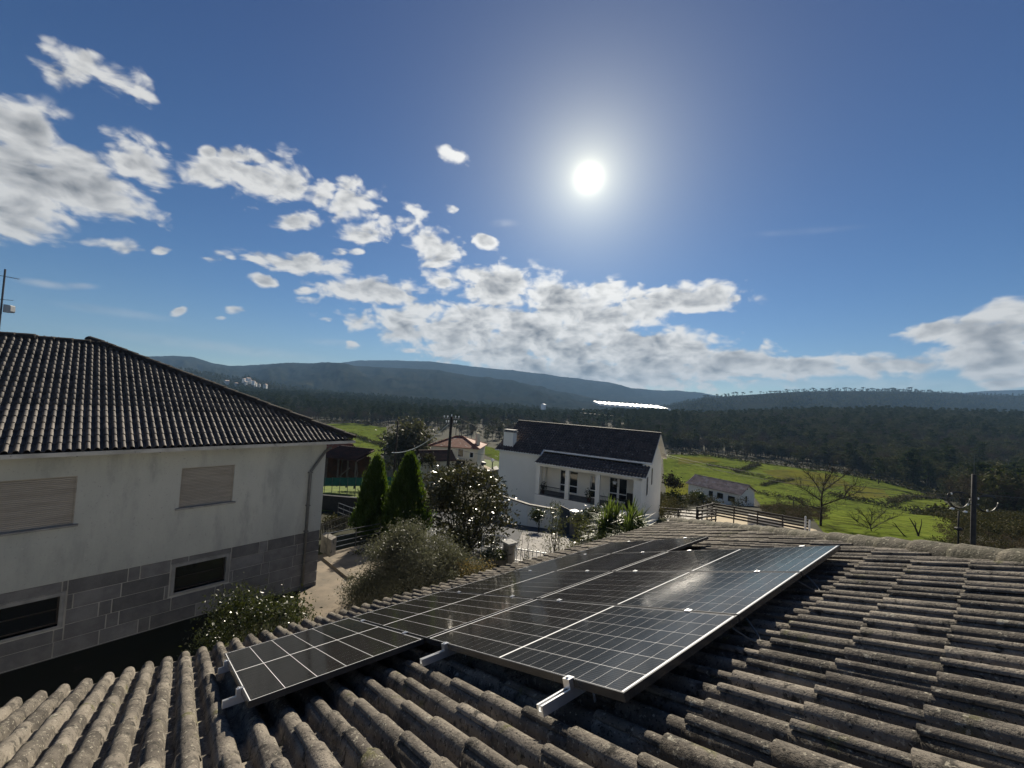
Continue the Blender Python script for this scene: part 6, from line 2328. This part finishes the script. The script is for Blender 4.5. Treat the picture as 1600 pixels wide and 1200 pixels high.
tag(MB().box(a - UP * 1.5, b - a, np.array([FH[0], FH[1], 0]) * .3, UP * 2.1).build('hedge_shade_wall', MATS['wood_dark']), 'dark wall standing in for the shadowed hedge below the lawn, behind the left cypress', 'wall')  # wall coloured dark to stand in for the hedge in shadow
# lane wall by the magnolia and lamp posts
a, b = P(742, 752, 50), P(781, 742, 62)
tag(MB().box(a - UP * 1.5, b - a, np.array([FH[0], FH[1], 0]) * .25, UP * 2.4).build('lane_wall', MATS['wall_dirty']), 'long stained wall climbing beside the lane right of the magnolia', 'wall')
slab('lane', [(735, 750), (752, 738), (776, 728), (782, 735), (775, 752), (758, 770)], 0.12, MATS['concrete_pale'], 'pale sunlit lane beside the stained wall', 'lane', 0.1)
slab('yard', [(690, 735), (742, 722), (770, 732), (745, 748), (700, 752)], 0.10, MATS['sand_yard'], 'bare sunlit yard in front of the cream house', 'yard', 0.1)
for (x, y0, y1, D_, lab) in ((768, 748, 722, 50, 'small lamp post with a white globe beside the lane'),):
    p0, p1 = P(x, y0, D_), P(x, y1, D_)
    t = root('lamp_post', lab, 'lamp', p0)
    MB().tube([p0 - UP * 1, np.array([p0[0], p0[1], p1[2]])], .06, 6).build('pole', MATS['iron_black'], t)
    q = np.array([p0[0], p0[1], p1[2]])
    MB().tube([q, q + UP * .1, q + UP * .3, q + UP * .42], [.08, .2, .2, .08], 8).build('globe', MATS['porcelain'], t, True)
# parked car beside the cream house
def car(px, py, D, label):
    o = P(px, py, D)
    t = root('parked_car', label, 'car', o)
    e = unit(np.array([RH[0], RH[1], 0]) + np.array([FH[0], FH[1], 0]) * .4)
    p = np.array([-e[1], e[0], 0])
    W = lambda s, q, z: o + e * s + p * q + UP * z
    MB().prism([W(0, 0, .3), W(3.9, 0, .3), W(3.95, 0, .75), W(3.0, 0, .9), W(2.4, 0, 1.42), W(.7, 0, 1.45), W(.1, 0, .95), W(-.05, 0, .6)], p * 1.65).build('body', MATS['iron_grey'], t)
    MB().prism([W(.75, -.01, .95), W(2.75, -.01, .95), W(2.3, -.01, 1.36), W(.85, -.01, 1.38)], p * 1.67).build('window', MATS['window_glass'], t)
    for s in (.75, 3.1):
        for q in (-.02, 1.5):
            MB().tube([W(s, q, .3), W(s, q + .17, .3)], .3, 10).build('wheel', MATS['black_plastic'], t)


car(731, 729, 82, 'grey car parked in the yard right of the cream house')
# hamlet on the wooded slope and farther houses
r2 = np.random.default_rng(12)


def far_house(px, py, D, w, lab, grp, mat='white_paint', roofm='tile_red'):
    o = P(px, py, D)
    t = root('hamlet_house', lab, 'house', o, grp)
    e = unit(np.array([RH[0], RH[1], 0]) * r2.uniform(.7, 1) + np.array([FH[0], FH[1], 0]) * r2.uniform(-.6, .6))
    p = np.array([-e[1], e[0], 0])
    h = w * .5
    MB().prism([o - UP * 6, o + e * w - UP * 6, o + e * w + UP * h, o + e * w * .5 + UP * (h + w * .22), o + UP * h], p * w * 1.3).build('wall', MATS[mat], t)
    mb = MB()
    for a_, b_ in ((-.06, .5), (1.06, .5)):
        mb.prism([o + e * w * a_ + UP * (h - .02 * w) - p * .3, o + e * w * b_ + UP * (h + w * .235) - p * .3, o + e * w * b_ + UP * (h + w * .235) + p * (w * 1.3 + .3), o + e * w * a_ + UP * (h - .02 * w) + p * (w * 1.3 + .3)], UP * .3)
    mb.build('roof', MATS[roofm], t)
    mb = MB().box(o + e * w * .3 - p * .12 + UP * h * .25, e * w * .16, p * .1, UP * h * .4)
    mb.build('window', MATS['window_glass'], t)


HL = 'small pale house of the hamlet on the wooded slope behind the hipped roof'
for n_, (x, y) in enumerate(((350, 597), (366, 600), (378, 594), (381, 598), (384, 593), (388, 596), (393, 597.5), (397, 600), (403, 602), (411, 603))):
    far_house(x, y, 930 + r2.uniform(-20, 30), r2.uniform(4, 6.5), ordinal(n_ + 1) + ' house from the left in the hamlet on the wooded slope', 'hamlet houses on the left slope', 'white_paint' if n_ in (2, 4, 6) else 'dish_grey', 'tile_brown')
FLB = 'tiny pale house among the trees at the foot of the blue mountain'
for n_, (x, y) in enumerate(((648, 627), (655, 628), (662, 629), (672, 630), (681, 630), (690, 629.5), (700, 631))):
    far_house(x, y, 1000 + r2.uniform(-20, 60), r2.uniform(4, 7), ordinal(n_ + 1) + ' tiny house from the left at the foot of the blue mountain', 'far houses at the foot of the mountain', 'dish_grey', 'tile_brown')
far_house(845, 635, 760, 7, 'single white building shining at the edge of the far pine wood', None, 'plastic_white', 'plastic_white')
drape('field', [(437, 601), (470, 604), (468, 609), (440, 607)], 12.0, MATS['field_olive'], 30.0, 'small yellowish clearing right of the hamlet') if False else None
# ------------------------------------------------------------------ poles and cables
def pole(name, label, base, top, r0, r1, mat, cat='pole'):
    t = root(name, label, cat, base)
    MB().tube([base - UP * 1.0, (base + top) / 2, top], [r0, (r0 + r1) / 2, r1], 10).build('shaft', mat, t, True)
    return t


# main wooden pole in front of the cream house
b1 = dp_(694.5, 42)
t1 = np.array([b1[0], b1[1], P(697, 650, 42)[2]]) + np.array([RH[0], RH[1], 0]) * 0.12
pl1 = pole('power_pole', 'dark power pole with a crowded crossarm in front of the cream house', b1, t1, 0.20, 0.14, MATS['bark'])
xa = unit(np.array([RH[0], RH[1], 0]) * .9 + np.array([FH[0], FH[1], 0]) * .4)
for k, (dz, ln) in enumerate(((-.25, .85), (-.75, .6))):
    MB().bar(t1 + UP * dz - xa * ln, t1 + UP * dz + xa * ln, .09, .11).build('crossarm', MATS['iron_grey'], pl1)
    for s in (-ln + .06, -ln * .5, ln * .5, ln - .06):
        c_ = t1 + UP * (dz + .05) + xa * s
        MB().tube([c_, c_ + UP * .1, c_ + UP * .12, c_ + UP * .24, c_ + UP * .26], [.02, .02, .07, .075, .03], 8).build('insulator', MATS['porcelain'], pl1)
MB().tube([t1, t1 + UP * .22], [.05, .05], 6).build('top_pin', MATS['porcelain'], pl1)
# thinner leaning pole beside it
b2 = dp_(611, 50)
t2 = P(622, 658, 50)
pole('power_pole', 'thin dark leaning pole between the two cypresses', b2, t2, 0.15, 0.10, MATS['bark'])
# concrete pole with two coils of spare cable at the right
b3 = dp_(1521, 22)
t3 = np.array([b3[0], b3[1], P(1522, 741, 22)[2]])
pl3 = pole('power_pole', 'thick dark pole with two big cable coils near the right edge', b3, t3, 0.12, 0.10, MATS['pole_concrete'])
MB().tube([t3, t3 + UP * 1.05], .014, 5).build('rod', MATS['iron_grey'], pl3)
for sg, px_, py_ in ((-1, 1499, 780), (1, 1543, 786)):
    c_ = P(px_, py_, 22.0)
    cc = t3 * (1, 1, 0) + UP * c_[2]
    ctr = c_
    ra, rb = .60, .42
    mb = MB()
    for q in range(3):
        pts = [ctr + np.array([RH[0], RH[1], 0]) * (ra + q * .02) * math.cos(a) + UP * ((rb + q * .02) * math.sin(a) + .06 * math.cos(a * 2)) + np.array([FH[0], FH[1], 0]) * (.03 * q) for a in np.linspace(0, 2 * math.pi, 25)]
        mb.tube(pts, .016, 5)
    co = mb.build('cable_coil', MATS['cable_black'], pl3, True)
    for (a, ) in ((2.4 if sg < 0 else 2.6,), (5.6 if sg < 0 else 4.7,)):
        q = ctr + np.array([RH[0], RH[1], 0]) * ra * math.cos(a) + UP * rb * math.sin(a)
        MB().tube([q - UP * .05, q + UP * .05], .035, 6).build('clip', MATS['porcelain'], co)
    MB().bar(ctr + np.array([RH[0], RH[1], 0]) * (-sg) * ra, np.array([t3[0], t3[1], ctr[2]]), .03, .03).build('coil_arm', MATS['iron_grey'], pl3)
MB().bar(np.array([t3[0], t3[1], P(1522, 788, 22)[2]]) - np.array([RH[0], RH[1], 0]) * .3, np.array([t3[0], t3[1], P(1522, 788, 22)[2]]) + np.array([RH[0], RH[1], 0]) * .3, .05, .05).build('bracket', MATS['iron_grey'], pl3)
# street lamp with two white heads
b4 = dp_(1498, 30)
t4 = np.array([b4[0], b4[1], P(1498, 798, 30)[2]])
lp = pole('street_lamp', 'small lamp post with two white heads left of the coil pole', b4, t4, .06, .045, MATS['iron_black'], 'street lamp')
for sg in (-1, 1):
    q = t4 + np.array([RH[0], RH[1], 0]) * sg * .5 + UP * (.12 if sg < 0 else -.06)
    MB().tube([t4 - UP * .02, (t4 + q) / 2 + UP * .05, q], .02, 5).build('arm', MATS['iron_black'], lp)
    MB().tube([q - np.array([RH[0], RH[1], 0]) * .14, q, q + np.array([RH[0], RH[1], 0]) * .14], [.05, .09, .05], 8).build('lamp_head', MATS['porcelain'], lp, True)
q = t4 - UP * 1.35
MB().tube([q - UP * .12, q - UP * .06, q + UP * .06, q + UP * .12], [.12, .22, .22, .12], 8).build('junction_box', MATS['iron_black'], lp)
# little post in the meadow
p = P(1239.5, 798, 62)
tag(MB().tube([p - UP * 1, p + UP * 1.7], .07, 6).build('fence_post', MATS['wood_dark']), 'single dark post on the meadow slope left of the large bare tree', 'post')


def cable(label, p, q, sag, r, mat='cable_black', group='overhead cables'):
    p, q = np.asarray(p, float), np.asarray(q, float)
    pts = [p + (q - p) * f - UP * sag * 4 * f * (1 - f) for f in np.linspace(0, 1, 25)]
    o = MB().tube(pts, r, 4).build('overhead_cable', MATS[mat], None, True)
    return tag(o, label, 'cable', group)


far_l = P(330, 672, 70)
cable('thin dark cable running left from the crossarm pole behind the hipped roof', t1 + UP * -.1 - xa * .8, P(400, 664, 60), 0.5, .022)
cable('thin dark cable from the crossarm pole to the chimney of the white house', t1 + UP * -.15 + xa * .8, HW(-14.2, -2.95, -3.6), 0.35, .022)
cable('thick pale sagging cable from the crossarm pole down to the leaning pole', t1 - UP * .8 - xa * .3, P(612, 709, 50) + UP * 0.15, 0.9, .05, 'cable_pale')
cable('upper dark cable from the white house gable to the coil pole', HW(S1 + .3, 2.0, -4.5), np.array([t3[0], t3[1], P(1522, 776, 22)[2]]), 0.5, .014)
cable('lower dark cable from the white house gable to the coil pole', HW(S1 + .3, 2.0, -4.62), np.array([t3[0], t3[1], P(1522, 780, 22)[2]]), 0.75, .014)
cable('dark cable leaving the coil pole to the right', np.array([t3[0], t3[1], P(1522, 770, 22)[2]]), P(1720, 772, 26), 0.3, .014)
cable('faint cable crossing from the leaning pole towards the white house', t2 - UP * .2, HW(-14.6, -4.35, -5.9), 0.8, .016)

# ------------------------------------------------------------------ walls and hedges between the meadows
def hedge(label, pts_px, h, w, mat, dens=5, name='field_hedge', cat='hedge'):
    pts = [np.array(on_ground(x, y)) for x, y in pts_px]
    cs_ = []
    for a, b in zip(pts[:-1], pts[1:]):
        n = max(2, int(np.linalg.norm(b - a) / (h * .8)))
        for k in range(n):
            m_ = a + (b - a) * (k + rng.uniform(-.3, .3)) / n
            cs_.append(gpt(m_[0], m_[1], h * rng.uniform(.2, .55)))
    C, A, B = leaves_around(cs_, h * .8, dens * 8, h * .32, .5, .3)
    o = link_leaves(name, C, A, B, MATS[mat], None)
    return tag(o, label, cat)


for i, (lab, pts, h, mt_) in enumerate((
        ('dark hedge along the far edge of the right meadow', [(1040, 709), (1110, 713), (1182, 723), (1240, 730), (1300, 738)], 2.4, 'scrub_leaf'),
        ('long dark bank closing the right meadow towards the wood', [(1300, 738), (1382, 754), (1440, 768), (1486, 784)], 2.4, 'scrub_leaf'),
        ('dark dividing line from the far hedge to the middle of the right meadow', [(1105, 727), (1142, 734), (1155, 738)], 1.3, 'scrub_leaf'),
        ('hedge running up from the middle wall to the far edge of the right meadow', [(1150, 738), (1172, 732), (1186, 727)], 1.6, 'scrub_leaf'),
        ('thin dark wall line across the middle of the right meadow', [(1152, 739), (1190, 746), (1224, 752)], 1.0, 'scrub_leaf'),
        ('dotted row of bushes below the middle wall of the right meadow', [(1190, 760), (1215, 754), (1240, 750)], 1.1, 'scrub_leaf'),
        ('hedge line from the bare tree to the right end of the meadow', [(1300, 776), (1340, 784), (1390, 794), (1430, 800), (1490, 813)], 1.5, 'scrub_leaf'),
        ('short hedge with gaps at the upper right of the meadow', [(1390, 788), (1420, 780), (1470, 778)], 1.6, 'scrub_leaf'),
        ('hedge below the small brown roofed building, running right', [(1184, 772), (1230, 779), (1262, 788)], 1.2, 'scrub_leaf'),
        ('dark line across the left meadow', [(508, 674), (540, 678), (570, 688), (602, 698)], 1.6, 'scrub_leaf'),
        ('hedge at the far edge of the left meadow', [(490, 663), (545, 660), (606, 667)], 2.2, 'scrub_leaf'),
        ('hedge at the near edge of the left meadow', [(505, 712), (545, 716), (580, 722)], 1.6, 'twigs'))):
    hedge(lab, pts, h * 1.3, 1.0, mt_, 8)

# ------------------------------------------------------------------ the air
zb_, zt2 = -28.0, 420.0
hz = MB().box((-5300, -5300, zb_), (10600, 0, 0), (0, 10600, 0), (0, 0, zt2 - zb_))
m, t_, b_ = material('haze')
for n_ in list(t_.nodes):
    if n_.type != 'OUTPUT_MATERIAL':
        t_.nodes.remove(n_)
pv = t_.nodes.new('ShaderNodeVolumePrincipled')
pv.inputs['Color'].default_value = (0.25, 0.43, 0.68, 1)
pv.inputs['Density'].default_value = 0.00015
pv.inputs['Anisotropy'].default_value = 0.0
t_.links.new(pv.outputs[0], [n_ for n_ in t_.nodes if n_.type == 'OUTPUT_MATERIAL'][0].inputs['Volume'])
ho = hz.build('haze', m)
tag(ho, 'thin blue haze over the valley and mountains', 'haze', kind='stuff')
